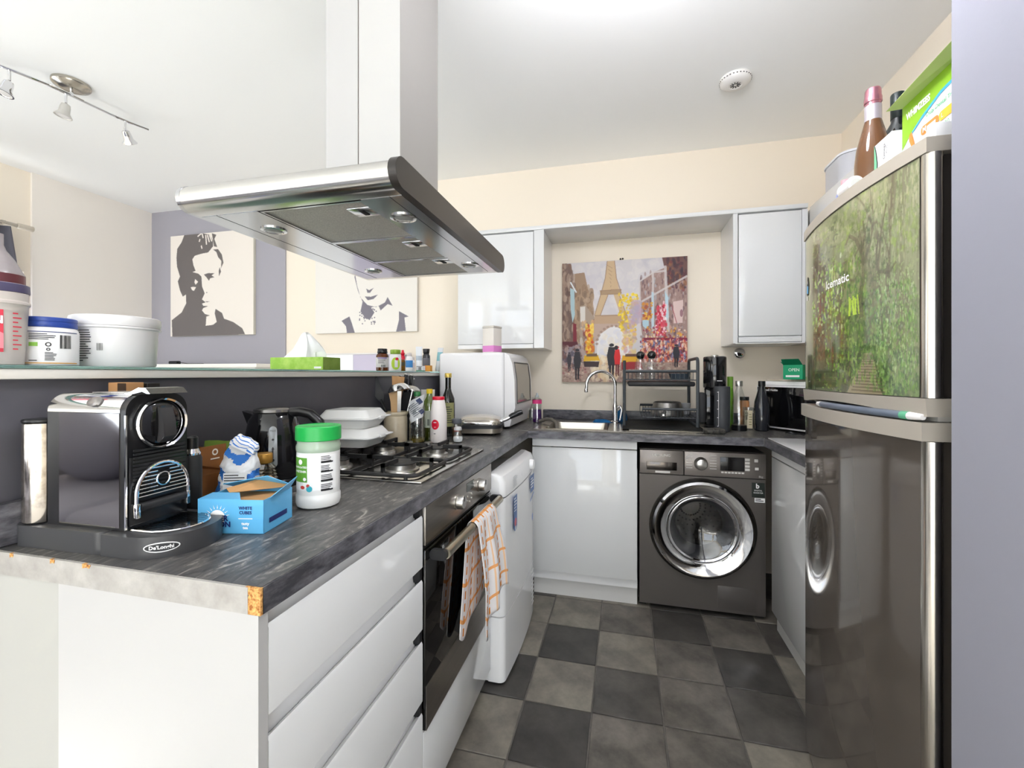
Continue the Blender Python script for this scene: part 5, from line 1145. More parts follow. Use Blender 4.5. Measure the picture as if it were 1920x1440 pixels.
# ------------------------------------------------------------------ pictures
def picture(name, label, x0, x1, z0, z1, img, side, rough=.6):
    t = thing(name, label, 'picture', ((x0+x1)/2, BY-.0005-(.012 if x1 < -2.8 else 0), z0)); w_, h_ = x1-x0, z1-z0; d = .026
    G().box(-w_/2, -d, 0, w_/2, 0, h_, .002, 1).build('canvas', M(name+'_canvas', side, .7), t)
    raster('printed_face', img, lambda u, v: (-w_/2+w_*u, -d-.0008, h_*v), M_attr('canvas_print', rough), t)
# man, two-tone stencil
def NM(pts): 
    out = []
    for a, b in pts: x = (a-30)/1005; tp_ = 170-95*x; bt = 1395-30*x; out.append((x, (b-tp_)/(bt-tp_)))
    return out
cv = Canvas(210, 210, '#e9e2d9'); ink = '#6b6563'
cv.poly(NM([(205, 150), (170, 240), (115, 320), (105, 430), (112, 540), (150, 660), (122, 720), (150, 830), (185, 905), (225, 880), (228, 990), (170, 1100), (45, 1195), (52, 1396), (940, 1366), (905, 1290), (800, 1215), (692, 1175), (668, 1105), (590, 1055), (580, 1110), (604, 1215), (560, 1250), (470, 1262), (478, 1150), (520, 1135), (460, 1118), (424, 1075), (440, 1045), (500, 1022), (440, 1018), (424, 990), (470, 975), (424, 940), (458, 865), (425, 780), (418, 660), (380, 625), (305, 605), (345, 590), (318, 520), (305, 450), (335, 405), (420, 380), (500, 365), (560, 290), (560, 225), (520, 150), (430, 130)]), ink)
cv.poly(NM([(545, 130), (600, 150), (575, 200), (610, 300), (570, 290), (560, 220)]), ink).poly(NM([(560, 330), (620, 325), (665, 390), (685, 490), (655, 560), (660, 470), (620, 420), (600, 360)]), ink).poly(NM([(640, 545), (655, 600), (632, 655), (628, 590)]), ink)
cv.poly(NM([(447, 635), (500, 618), (578, 620), (540, 645), (576, 668), (525, 680), (510, 712), (480, 670)]), ink).poly(NM([(470, 962), (520, 965), (480, 975)]), ink).poly(NM([(475, 848), (495, 855), (478, 862)]), ink)
cv.poly(NM([(340, 690), (378, 725), (345, 760), (330, 730)]), '#e9e2d9').poly(NM([(285, 790), (320, 785), (352, 790), (325, 835), (300, 825)]), '#e9e2d9')
for a, b, c_, d in ((370, 170, 420, 130), (440, 190, 425, 130), (480, 270, 470, 150), (515, 240, 490, 150), (545, 230, 515, 150), (390, 235, 400, 200), (425, 320, 415, 280)): q = NM([(a, b), (c_, d)]); cv.line(*q[0], *q[1], .014, '#e9e2d9')
picture('man_portrait_canvas', 'stencil portrait canvas of a dark haired man on the lavender-grey wall', -3.895, -3.005, 1.588, 2.475, cv.out(), '#d8d3c4')
def NW(pts): return [((a-780)/588, 1-(1124-b)/665) for a, b in pts]
cv = Canvas(200, 210, '#e6e2db'); ink = '#77737d'
cv.poly(NW([(938, 1052), (985, 1028), (1000, 1070), (1018, 1130), (972, 1135), (965, 1085)]), ink).poly(NW([(1252, 1125), (1268, 1060), (1268, 1008), (1322, 1040), (1298, 1045), (1306, 1120)]), ink)
cv.poly(NW([(1018, 780), (1030, 850), (1050, 920), (1090, 965), (1140, 980), (1190, 955), (1205, 925), (1232, 975), (1205, 965), (1165, 1000), (1155, 975), (1110, 980), (1130, 1010), (1105, 1050), (1080, 1045), (1050, 1000), (1062, 945), (1035, 880), (1015, 800)]), ink)
cv.poly(NW([(1083, 870), (1100, 880), (1125, 868), (1105, 895), (1090, 895)]), ink).poly(NW([(1075, 915), (1110, 918), (1150, 908), (1125, 932), (1092, 938)]), ink)
cv.poly(NW([(1000, 640), (1010, 560), (1080, 500), (1170, 500), (1240, 560), (1250, 680), (1230, 760), (1215, 690), (1180, 640), (1100, 640), (1040, 690), (1030, 790), (1008, 760)]), ink).ell(.63, .47, .03, .012, ink).ell(.52, .475, .03, .012, ink)
r = random.Random(4)
for i in range(40): q = NW([(1040+r.uniform(0, 100), 985+r.uniform(0, 95))])[0]; cv.ell(q[0], q[1], .006, .006, ink)
picture('woman_portrait_canvas', 'stencil portrait canvas of a woman half hidden behind the extractor hood', -2.410, -1.514, 1.58, 2.475, cv.out(), '#cfcac2')
# city street painting: tower, cab-lined street, walkers
def NP(pts):
    out = []
    for a, b in pts: x = (a-75)/1255; tp_ = 190-88*x; out.append((x, (b-tp_)/(1365-tp_)))
    return out
cv = Canvas(250, 250, '#cbc6c8')
cv.dabs(.12, .0, .85, .5, 160, ['#d6d1d0', '#bdbac2', '#d9d3cd', '#c4bfc6'], .05, 3, .35)
cv.poly(NP([(205, 290), (310, 275), (345, 430), (385, 560), (410, 760), (420, 1080), (200, 1080)]), '#9a8068').dabs(.11, .2, .26, .7, 120, ['#8a6f58', '#a88c70', '#75604f', '#b79e86'], .02, 5, .6, 2)
cv.poly(NP([(75, 190), (170, 190), (200, 400), (210, 980), (75, 980)]), '#7d6152').dabs(.0, .02, .1, .62, 130, ['#5d4740', '#9a8170', '#6e5a52', '#b09a88'], .02, 6, .6, 2.5)
cv.poly(NP([(160, 430), (205, 450), (210, 700), (185, 780), (165, 640)]), '#a9c3c9').line(.07, .16, .12, .25, .012, '#d9dde0').poly(NP([(190, 780), (225, 790), (230, 970), (190, 970)]), '#7a2430').poly(NP([(75, 965), (235, 965), (250, 1015), (75, 1020)]), '#56242b')
cv.poly(NP([(262, 610), (320, 600), (420, 730), (415, 1090), (265, 1090)]), '#a3907f').poly(NP([(265, 620), (318, 612), (318, 760), (270, 770)]), '#d5cfc8').dabs(.16, .5, .27, .76, 90, ['#8a6f58', '#caa27a', '#7b3a38', '#c9c0b5'], .014, 8, .7, 2)
cv.poly(NP([(340, 800), (400, 790), (395, 1085), (330, 1090)]), '#cf9a2c').dabs(.2, .52, .26, .78, 60, ['#e0aa2a', '#b8402e', '#d8771f', '#f0d060'], .014, 9, .8, 1.6)
T1 = '#c4a884'; T2 = '#8f735c'
cv.poly(NP([(545, 160), (620, 155), (640, 330), (668, 445), (495, 450), (525, 330)]), T1).poly(NP([(470, 455), (690, 440), (685, 485), (475, 492)]), '#a58a6c').poly(NP([(480, 492), (555, 492), (475, 700), (415, 705)]), T1).poly(NP([(610, 490), (665, 485), (740, 690), (680, 695)]), T1)
cv.poly(NP([(415, 700), (750, 690), (770, 780), (410, 790)]), '#b6997c').poly(NP([(410, 785), (780, 780), (850, 940), (800, 960), (750, 870), (610, 800), (480, 880), (440, 960), (410, 960)]), '#b79f90')
cv.poly(NP([(440, 1090), (445, 960), (490, 880), (560, 825), (620, 808), (700, 840), (760, 900), (790, 1000), (790, 1090)]), '#e2dedd').dabs(.32, .58, .56, .78, 60, ['#eae6e2', '#d5d4dd', '#e8dcc8'], .03, 10, .5)
for a in ((545, 160, 525, 330), (525, 330, 480, 490), (620, 155, 640, 330), (640, 330, 690, 480), (480, 490, 415, 700), (665, 485, 740, 690), (555, 492, 475, 700), (415, 705, 750, 695), (470, 455, 690, 440), (475, 492, 685, 486)): q = NP([a[:2], a[2:]]); cv.line(*q[0], *q[1], .006, T2, .8)
for i in range(7): q = NP([(545+i*8, 200+i*40), (600-i*4, 230+i*38)]); cv.line(*q[0], *q[1], .004, T2, .6)
for i in range(14): a = PI*i/13; q = NP([(615-175*math.cos(a), 985-180*math.sin(a))])[0]; cv.ell(q[0], q[1], .012, .010, '#977d70', .8)
cv.poly(NP([(870, 360), (1010, 265), (1330, 130), (1330, 930), (900, 930), (870, 700)]), '#9a7f78').dabs(.64, .12, .99, .66, 330, ['#6b4f4c', '#b59a92', '#8a6a62', '#c9b3a8', '#5a4048', '#a8b4bd'], .009, 12, .5, 2.6)
cv.poly(NP([(1090, 120), (1330, 100), (1330, 300), (1140, 420), (1120, 260)]), '#6a4a45').dabs(.84, .0, .99, .26, 90, ['#4b2f38', '#8a5a3c', '#6d3038', '#3a2c38'], .014, 13, .6, 1.8)
for a, w_ in (((870, 360, 1010, 265), .012), ((1010, 265, 1130, 250), .016), ((890, 560, 1330, 300), .016), ((870, 360, 880, 900), .014), ((1000, 270, 1005, 860), .016), ((1120, 200, 1150, 860), .020)): q = NP([a[:2], a[2:]]); cv.line(*q[0], *q[1], w_, '#cbc4c2', .85)
cv.poly(NP([(1115, 450), (1150, 520), (1150, 720), (1125, 760)]), '#b3cbd6').poly(NP([(985, 460), (1010, 470), (1012, 840), (985, 830)]), '#b7c8d2').poly(NP([(895, 670), (960, 660), (960, 800), (930, 830), (900, 800)]), '#a9c4d0').poly(NP([(1195, 560), (1290, 540), (1285, 770), (1200, 775)]), '#d6bdb8').line(.88, .38, .92, .53, .006, '#a05a5e').ell(.955, .45, .012, .03, '#7a4a58', .7)
cv.poly(NP([(1040, 600), (1110, 600), (1120, 900), (1030, 900)]), '#c94a5c').dabs(.76, .36, .84, .66, 90, ['#e9c8cf', '#b71f35', '#8e1528', '#f0dde0', '#d0344a'], .010, 14, .8, 1.6)
cv.dabs(.66, .36, .73, .5, 40, ['#e2a72e', '#c9812a', '#9c4a30'], .014, 15, .8).dabs(.66, .56, .99, .66, 90, ['#e2a33a', '#a8323f', '#f0d9c0', '#7c2a3c', '#cfa088'], .009, 16, .7, 1.5)
cv.poly(NP([(900, 920), (1330, 920), (1330, 950), (900, 945)]), '#7a1f38').poly(NP([(900, 950), (1330, 955), (1330, 1200), (880, 1200)]), '#b06a58').dabs(.64, .66, .99, .84, 620, ['#e8c8a8', '#8c1f34', '#f2e2d8', '#c43a3a', '#4a2a3c', '#d88c5a', '#5a6ea0'], .010, 17, .65, 1.6)
cv.dabs(.47, .28, .62, .58, 150, ['#e6c62e', '#f0d84a', '#cba428', '#d9b84a'], .013, 18, .85).dabs(.50, .58, .60, .78, 70, ['#e0b45a', '#d6c08a', '#caa0a0'], .02, 19, .6).dabs(.56, .35, .64, .55, 40, ['#a9a0b4', '#b89aa8'], .03, 20, .5)
cv.poly([(0, .84), (1, .84), (1, 1), (0, 1)], '#a68d80').poly(NP([(75, 1020), (300, 1020), (300, 1180), (75, 1180)]), '#77696a').dabs(.0, .70, .18, .86, 90, ['#4c4654', '#8f8890', '#b09890', '#6a4a44'], .018, 21, .7, 1.5)
cv.dabs(.0, .84, 1, 1, 700, ['#c6b4a6', '#8a6a5e', '#b59c90', '#6e5450', '#dcc8ae', '#94565a'], .013, 22, .5, .8).dabs(.25, .8, .45, .98, 80, ['#e3d2b4', '#d9b78a', '#f0e4cc'], .022, 23, .6, 2)
cv.poly(NP([(310, 1100), (450, 1095), (470, 1150), (300, 1160)]), '#d8a820').poly(NP([(335, 1085), (440, 1080), (445, 1110), (330, 1112)]), '#6a5440').poly(NP([(300, 1160), (465, 1160), (455, 1215), (310, 1215)]), '#3a2a2c').poly(NP([(700, 1100), (860, 1095), (870, 1165), (690, 1165)]), '#d9a322').poly(NP([(730, 1085), (840, 1082), (850, 1110), (725, 1112)]), '#5c4038').poly(NP([(690, 1165), (880, 1160), (900, 1230), (690, 1240)]), '#9a2a30')
def walker(cx, top, bot, w_, col, leg='#241f26'):
    h = bot-top; cv.ell(*NP([(cx, top+.045*h)])[0], w_*.26/1255, .045*h/1220, col); cv.poly(NP([(cx-w_*.3, top+.1*h), (cx+w_*.3, top+.1*h), (cx+w_*.5, top+.35*h), (cx+w_*.36, top+.62*h), (cx-w_*.36, top+.62*h), (cx-w_*.5, top+.35*h)]), col); cv.poly(NP([(cx-w_*.3, top+.6*h), (cx-.02*w_, top+.6*h), (cx-.1*w_, bot), (cx-w_*.25, bot)]), leg).poly(NP([(cx+.02*w_, top+.6*h), (cx+w_*.3, top+.6*h), (cx+w_*.22, bot-.03*h), (cx+w_*.05, bot-.03*h)]), leg)
walker(150, 1070, 1265, 50, '#3a353c'); walker(235, 1035, 1345, 80, '#2c2a30'); walker(1225, 985, 1215, 65, '#2b2a33'); walker(590, 980, 1330, 95, '#2a282e'); walker(648, 1005, 1310, 66, '#cc2326', '#5c1c20')
cv.ell(*NP([(638, 1022)])[0], .016, .018, '#2a2024')
picture('city_painting_canvas', 'painterly canvas of a tower and couple in red and black over the sink', -.413, .403, 1.20, 2.022, cv.out(), '#8a7468', .45)
G().sphere(.006, (0, -.003, 0), 10).build('nail', m_print, wb, (-.02, BY-.003, 2.035)); G().sphere(.006, (0, -.003, 0), 10).build('nail', m_print, wb, (-.005, BY-.003, 2.036))

# ------------------------------------------------------------------ things on the glass ledge
LX_ = -1.175
sh = thing('shaker_cup', 'translucent shaker cup with red measuring print at the ledge end', 'shaker', (-1.17, .577, LZ))
G().lathe([(.034, 0), (.037, .002), (.043, .115), (.0455, .118), (.0455, .122), (.043, .125), (.0435, .14)], 32).build('cup', M('milky_plastic', '#e6dcd6', .25, trans=.35, ior=1.3), sh)
G().lathe([(0, .003), (.034, .003), (.0355, .018), (.001, .019)], 28).build('powder', M('oats', '#c08a44', .9, noise=(120, '#8a5c28', .4, .6)), sh)
G().lathe([(.0445, .1405), (.045, .143), (.0445, .156), (.04, .158), (0, .158)], 32).build('lid', M('lid_navy_edge', '#4a4560', .4), sh)
p = P(cyl_fn(.0428, .03, .06)); p.rect(-.045, -.035, -.012, .045, 0, .0, 8).text('ON', .02, -.028, .025, 1, bold=.03, h=.001)
for i in range(9): p.rect(.0, -.03+i*.0085, .008+.006*(i % 2), -.0275+i*.0085, 0, .001)
p.poly([(-.04, -.028), (-.012, -.028), (-.012, .0), (-.03, .012)], 2, .0008).build('print', [M('print_red', '#cf3a4c', .5), m_pwhite, M('print_pink', '#e58a94', .5)], sh)
sy = thing('syrup_bottle', 'cone shouldered bottle with green label behind the shaker cup', 'bottle', (-1.305, .640, LZ))
G().lathe([(.040, 0), (.046, .004), (.046, .198), (.043, .204), (.030, .232), (.018, .25), (.014, .262), (.014, .285), (0, .286)], 32).build('bottle', M('bottle_greybrown', '#8d8588', .2, noise=(10, '#a29a9a', .3, .7)), sy)
G().lathe([(.0464, .172), (.0464, .197)], 32, cap=False).build('red_band', M('band_maroon', '#5d2a30', .4), sy); G().lathe([(.0466, .135), (.0466, .1715)], 32, cap=False).build('green_band', M('band_green', '#5d8a58', .45), sy); G().lathe([(.0466, .05), (.0466, .1345)], 32, cap=False).build('cream_label', M('label_cream'), sy)
p = P(cyl_fn(.0468, .35, .154)); p.text('Baking', .009, 0, .004, 0, h=.0006).text('Syrup', .008, 0, -.008, 0, h=.0006); p.build('lettering', m_pwhite, sy)
bl = thing('blue_lid_tub', 'white label-wrapped tub with a dark blue screw lid on the ledge', 'tub', (LX_, .660, LZ))
G().lathe([(.043, 0), (.046, .003), (.0465, .07), (.044, .077), (.041, .080)], 36).build('tub', M('tub_white', '#eceaea', .3), bl); G().lathe([(.0425, .0802), (.0435, .082), (.0435, .089), (.0425, .090), (.0425, .0915), (.0435, .0925), (.0435, .099), (.042, .1005), (0, .1005)], 36).build('lid', M('lid_blue', '#2c4796', .35), bl)
p = P(cyl_fn(.0468, -.512, .036)); p.rect(-.05, .033, .05, .0345, 2, .0003, 12).rect(-.05, -.031, .05, -.029, 3, .0003, 12).lines(-.03, .030, .012, 4, .0035, .0015, 0).bars(.016, -.0, .036, .028, 12, 0).rect(-.03, .004, -.016, .012, 1, .0004).disc(-.001, .008, .0045, 0, .0004, r0=.0028).disc(-.001, -.002, .003, 0, .0004, r0=.0016).lines(-.006, -.008, .012, 6, .003, .0013, 0).lines(-.03, -.024, -.01, 1, .003, .0016, 0)
p.build('label', [m_print, M('eu_green', '#8cbf4f', .5), M('navy_print'), M('line_amber', '#d6a04a', .5)], bl)
wt_ = thing('white_tub', 'large white lidded plastic tub with small print on the ledge', 'tub', (LX_-.01, .795, LZ))
G().lathe([(.072, 0), (.075, .004), (.079, .088), (.0845, .090), (.0845, .094), (.080, .095)], 44).build('tub', M('tub_white'), wt_); G().lathe([(.0825, .0952), (.0835, .097), (.0850, .108), (.0835, .1165), (.079, .119), (0, .1195)], 44).build('lid', M('tub_white'), wt_)
p = P(cyl_fn(.0785, -1.08, .045)); p.lines(-.035, .038, -.006, 13, .0052, .002, 0, 5, .001).bars(.004, -.008, .016, .008, 5, 0, 4, .0008).lines(-.035, -.03, -.018, 1, .004, .002, 0); p.build('print', m_print, wt_)
tb = thing('tissue_box', 'lime green tissue box with white tissue pulled up on the ledge', 'tissue box', (-1.275, 1.555, LZ))
m_lime = M('lime_print', '#8fbf3c', .5, noise=(30, '#b5d765', .4, .7))
G().box(-.125, -.055, 0, .125, .055, .052, .0015, 1).build('box', m_lime, tb)
p = P(flat_fn((0, -.0556, .026), (1, 0, 0), (0, 0, 1))); p.rect(.085, -.020, .118, -.012, 0); p.build('print', m_pwhite, tb)
G().box(.1252, -.054, .001, .1258, .054, .051).build('end_panel', M('lime_dark', '#7d9a34', .5, noise=(20, '#94ad48', .4, .7)), tb)
g = G(); n, m = 26, 12; vs = []; fs = []
for j in range(m+1):
    t = j/m; 
    for i in range(n): a = 2*PI*i/n; rr = (.062*(1-t)**.8+.014)*(1+.22*math.sin(a*4+t*3)+.12*math.sin(a*9)); vs.append((rr*math.cos(a)*1.0+.008*math.sin(t*3), rr*math.sin(a)*.45, .053+.098*t+.006*math.sin(a*3)*t))
for j in range(m):
    for i in range(n): fs.append((j*n+i, j*n+(i+1) % n, (j+1)*n+(i+1) % n, (j+1)*n+i))
fs.append(tuple(m*n+i for i in range(n))); g.add(vs, fs).build('tissue', M('tissue_white', '#f1f1f2', .9), tb, ang=60)
tag(G().box(-.06, -.05, 0, .06, .04, .054, .001, 1).build('brown_box', M('box_taupe', '#6f6560', .6), None, (-1.375, 1.665, LZ)), 'dark taupe flat box behind the lime tissue box', 'box')
def pill(name, label, y, x, prof, bm_, cap, cm_, lab=None, lm=None, group=None):
    t = thing(name, label, 'bottle', (x, y, LZ), 0, group); G().lathe(prof, 24).build('bottle', bm_, t); G().lathe(cap, 24).build('cap', cm_, t)
    if lab: lab(t)
    return t
def cl_band(r_, z0, z1, mat, name='label'): return lambda t: G().lathe([(r_, z0), (r_, z1)], 24, cap=False).build(name, mat, t)
def lab1(t):
    cl_band(.0312, .018, .068, M('label_grey', '#d9d5d2', .5))(t); p = P(cyl_fn(.0314, -1.1, .04)); p.lines(-.02, .024, .02, 5, .006, .002, 0).bars(-.004, -.02, .018, -.009, 9, 0).rect(-.024, .021, .024, .027, 1, .0006, 6); p.build('print', [m_print, M('ink_lilac', '#8a78b0', .5)], t)
pill('vitamin_bottle', 'brown vitamin bottle with grey label and black and silver cap', 1.985, LX_, [(.028, 0), (.031, .003), (.031, .076), (.026, .085), (.022, .088)], M('amber_brown', '#6b3412', .12, trans=.3), [(.024, .0885), (.025, .09), (.025, .098), (.0235, .0985), (.0235, .110), (.022, .112), (0, .112)], m_black, lab1)
def lab2(t): p = P(cyl_fn(.0308, -1.0, .04)); p.poly([(.024*math.cos(a), .034*math.sin(a)*.95) for a in [2*PI*i/20 for i in range(20)]], 0, .0006).rect(-.006, -.02, .010, .018, 1, .001).disc(.006, .024, .008, 2, .001); p.build('label', [M('lime_label', '#b7d43c', .5), M('label_white_soft', '#ece8ee', .5), m_red], t)
pill('vitamin_bottle', 'white vitamin bottle with lime green cap and lime label', 2.115, LX_, [(.027, 0), (.030, .003), (.0305, .07), (.028, .086), (.024, .09)], M('tub_white'), [(.026, .0905), (.027, .092), (.027, .112), (.025, .114), (0, .114)], M('lime_cap', '#8aa83a', .35), lab2)
pill('dropper_bottle', 'tiny amber dropper bottle with red nozzle on the ledge', 2.195, LX_, [(.012, 0), (.0135, .002), (.0135, .055), (.010, .064)], M('amber_dark', '#8a5a16', .1, trans=.3), [(.0125, .0645), (.0125, .082), (.007, .086), (.011, .094), (.011, .1), (.007, .104), (.006, .116), (0, .118)], m_red, cl_band(.0138, .03, .05, M('label_dk', '#3d3a1e', .5)))
pill('supplement_bottle', 'slim white supplement bottle with blue label on the ledge', 2.27, LX_, [(.017, 0), (.0195, .003), (.0195, .07), (.016, .082), (.012, .086)], M('tub_white'), [(.0135, .0862), (.0135, .103), (.012, .105), (0, .105)], M('cap_pinkgrey', '#cfc6c4', .4), cl_band(.0198, .022, .062, M('label_blue', '#3f86c6', .5)))
pill('supplement_bottle', 'shorter white supplement bottle next to the blue labelled one', 2.325, LX_-.01, [(.013, 0), (.015, .003), (.015, .058), (.011, .066)], M('tub_white'), [(.012, .0662), (.012, .082), (0, .083)], M('cap_pinkgrey'), cl_band(.0152, .015, .05, M('label_pinkgrey', '#d8c9c6', .5)))
def tubez(name, label, y, x, w_, h, mat, lean, band=None, bmm=None):
    t = thing(name, label, 'tube', (x, y, LZ), .5); g = G(); n, m = 18, 10; vs = []; fs = []
    for j in range(m+1):
        q = j/m
        for i in range(n): a = 2*PI*i/n; vs.append((w_/2*math.cos(a)*(1+.15*q)+lean*q, w_/2*math.sin(a)*(1-.93*q), .012+(h-.012)*q))
    for j in range(m):
        for i in range(n): fs.append((j*n+i, j*n+(i+1) % n, (j+1)*n+(i+1) % n, (j+1)*n+i))
    fs += [tuple(range(n))[::-1], tuple(m*n+i for i in range(n))]; g.add(vs, fs)
    if band: 
        for k, f in enumerate(g.f): g.mi[k] = 1 if band[0] < k//n/m < band[1] else 0
    g.build('tube', [mat, bmm or mat], t); G().cyl(w_*.42, 0, .0125, n=18, b=.002).build('cap', M('cap_white_t', '#e8e8e8', .4), t); return t
tubez('ointment_tube', 'white ointment tube standing on its cap beside the black pill bottle', 2.435, LX_-.02, .034, .15, M('tube_white', '#dfe2e6', .35), .0, (.35, .55), M('tube_grey', '#a9b4bf', .4))
pill('pill_bottle', 'black pill bottle with flared black cap near the dishwasher', 2.535, LX_-.02, [(.020, 0), (.0235, .003), (.0235, .098), (.016, .112)], M('charcoal_bottle', '#2a2a2e', .25), [(.018, .1125), (.019, .115), (.022, .140), (.021, .142), (0, .142)], m_black, cl_band(.0238, .03, .085, M('label_dusk', '#5b5a60', .5)))
tubez('hand_cream_tube', 'pale teal and white cream tube leaning right on the ledge', 2.565, LX_+.045, .030, .15, M('tube_silver', '#cfd3d6', .35), .018, (.35, .75), M('tube_teal', '#7fb3ba', .4))
def carton(name, label, x, y, a, b_, h, mat, extra=None):
    t = thing(name, label, 'box', (x, y, LZ)); G().box(-a, -b_, 0, a, b_, h, .0008, 1).build('box', mat, t)
    if extra: extra(t, a, b_, h)
def ex1(t, a, b_, h): G().box(-a-.0005, -b_-.0005, .0, a+.0005, b_+.0005, .006).build('green_base', M('base_green', '#2a8a5c', .5), t); p = P(flat_fn((0, -b_-.0006, h*.55), (1, 0, 0), (0, 0, 1))); p.bars(-.004, -.010, .014, .008, 8, 0).rect(-.018, .010, .018, .012, 0); p.build('print', m_print, t)
carton('medicine_box', 'small white medicine box with green base and barcode on the ledge', -1.150, 2.365, .020, .018, .032, M('tub_white'), ex1)
def ex2(t, a, b_, h): G().box(-a-.0005, -b_-.0006, .001, -a+.008, b_, h-.002).build('red_end', m_red, t)
carton('medicine_box', 'small orange medicine box below the black pill bottle', -1.150, 2.468, .019, .016, .037, M('box_orange', '#df9a3c', .5), ex2)
def ex3(t, a, b_, h): p = P(flat_fn((0, -b_-.0006, h*.5), (1, 0, 0), (0, 0, 1))); p.disc(.006, .0, .006, 0).disc(-.012, .008, .004, 1).disc(.016, .004, .004, 0); p.build('print', [m_red, m_print], t)
carton('medicine_box', 'small cream medicine box with red spots at the ledge end', -1.125, 2.585, .026, .014, .036, M('box_cream', '#e3dcd2', .5), ex3)

# ------------------------------------------------------------------ on top of the fridge
FZ = 1.7225
ps = thing('wine_bottle', 'sparkling rose bottle with pink foil neck on the fridge', 'bottle', (.655, 1.395, FZ))
G().lathe([(.038, 0), (.041, .004), (.041, .10), (.037, .14), (.026, .185), (.0185, .215), (.0165, .24)], 36).build('bottle', M('rose_glass', '#7a5436', .05, trans=.35, coat=.3), ps)
G().lathe([(.0175, .208), (.0185, .209), (.0178, .262), (.020, .264), (.020, .276), (.0185, .28), (.0180, .296), (.016, .301), (0, .302)], 28).build('foil', M('pink_foil', '#c98a96', .25, .8), ps)
G().lathe([(.0190, .214), (.0188, .255)], 28, cap=False).build('neck_label', M('silver_label', '#d3ccd4', .3, .6), ps); G().lathe([(.0300, .168), (.0262, .183)], 28, cap=False).build('orange_strip', M('orange_strip', '#d9672c', .4), ps)
pw = thing('wine_bottle', 'dark capped wine bottle behind the sparkling rose bottle', 'bottle', (.735, 1.44, FZ))
G().lathe([(.036, 0), (.038, .004), (.038, .17), (.03, .20), (.016, .225), (.0145, .26)], 28).build('bottle', M('wine_green', '#14201c', .06, coat=.4), pw); G().lathe([(.0165, .235), (.017, .30), (.0155, .304), (0, .304)], 20).build('capsule', M('capsule_dark', '#1c2826', .3), pw)
wz = thing('dog_treat_box', 'tall green and white dental treat box with open lid on the fridge', 'box', (.645, 1.085, FZ))
m_wh = M('carton_white', '#ebecef', .4); m_lg = M('carton_lime', '#85b521', .4)
bh_ = .162; by = .16
G().box(0, -.085, 0, .06, by, bh_, .001, 1).build('box', m_wh, wz)
p = P(flat_fn((-.0006, .16, 0), (0, -1, 0), (0, 0, 1)))    # x runs towards the viewer
p.poly([(0, .062), (.03, .085), (.07, .105), (.13, .125), (.245, .135), (.245, bh_), (0, bh_)], 0, .0002)
p.poly([(.03, .085), (.07, .105), (.13, .125), (.245, .135), (.245, .129), (.13, .118), (.07, .098), (.032, .081)], 1, .0004)
p.poly([(0, 0), (.05, 0), (.085, .035), (.055, .035), (.0, .012)], 2, .0004).poly([(.06, .005), (.12, .005), (.13, .025), (.085, .022)], 5, .0004)
p.poly([(.028, .085), (.036, .088), (.042, .07), (.050, .045), (.046, .028), (.040, .022), (.034, .03), (.036, .052), (.026, .072)], 3, .0006)
p.text('WHIMZEES', .021, .058, .131, 4, bold=.04, h=.0008, sx=.8, rot=.0).text('Daily Dental Treats', .0125, .135, .098, 2, h=.0008, bold=.01)
p.poly(rrect(.068, .06, .125, .08, .008, 3), 3, .0005).text('M', .016, .08, .07, 4, bold=.03, h=.0008).rect(.088, .066, .116, .073, 4, .0007).poly(rrect(.126, .06, .19, .08, .008, 3), 6, .0005).text('L', .014, .136, .07, 4, h=.0008).text('20', .014, .15, .048, 2, h=.0007)
p.build('print', [m_lg, M('print_cyan', '#3fa4c9', .4), M('print_green', '#2fa85c', .4), M('treat_orange', '#e08a3c', .4), m_pwhite, M('print_paleblue', '#b9d3ef', .4), M('print_yellow', '#ecb63c', .4)], wz)
g = G(); slab(g, [(0, -.085, bh_), (0, by, bh_), (-.028, by+.012, bh_+.004), (-.032, -.09, bh_+.012)], .0012); slab(g, [(.06, -.085, bh_), (.05, -.085, bh_+.05), (.05, by-.03, bh_+.035), (.06, by, bh_)], .0012); g.build('lid_flap', [M('flap_olive', '#b3c878', .5)], wz)
om = thing('capsule_box', 'white supplement box with curved green edge between bottle and treat box', 'box', (.628, 1.255, FZ))
g = G(); g.box(0, 0, 0, .035, .075, .118, .0008, 1); g.build('box', m_wh, om)
p = P(flat_fn((-.0006, .075, 0), (0, -1, 0), (0, 0, 1))); p.poly([(0, .118), (.006, .10), (.012, .07), (.012, .045), (.006, .015), (0, 0)], 0).poly([(.0, .118), (.002, .118), (.009, .10), (.015, .07), (.015, .045), (.009, .015), (.004, 0), (.006, .015), (.012, .045), (.012, .07), (.006, .10)], 2).rect(.035, 0, .06, .042, 1).text('Omega', .013, .045, .083, 2, rot=PI/2).text('PLUS', .009, .056, .083, 2, rot=PI/2)
p.build('print', [M('mint', '#79c79a', .4), M('print_lime', '#8cc23c', .4), m_print], om)
rl = thing('white_roll', 'small white plastic tube lying on the fridge before the bottle', 'tube', (.575, 1.305, FZ+.019))
G().lathe([(.0185, 0), (.019, .002), (.019, .055), (.0185, .057)], 28, (0, 0, 0), axis='y').build('tube', M('tub_white'), rl); G().lathe([(.008, -.0015), (.011, -.0015), (.011, 0.001), (.008, .001)], 20, axis='y').build('end_ring', M('ring_grey', '#cfcfcf', .3), rl)
bo = thing('blue_label_bottle', 'small pale blue bottle behind the rose bottle base', 'bottle', (.625, 1.475, FZ)); G().lathe([(.02, 0), (.0235, .003), (.0235, .05), (.012, .075)], 24).build('bottle', M('pale_blue_bottle', '#8f9ccd', .35), bo); G().lathe([(.0115, .0752), (.0115, .092), (0, .093)], 18).build('cap', M('cap_pink', '#d9a0a8', .4), bo)
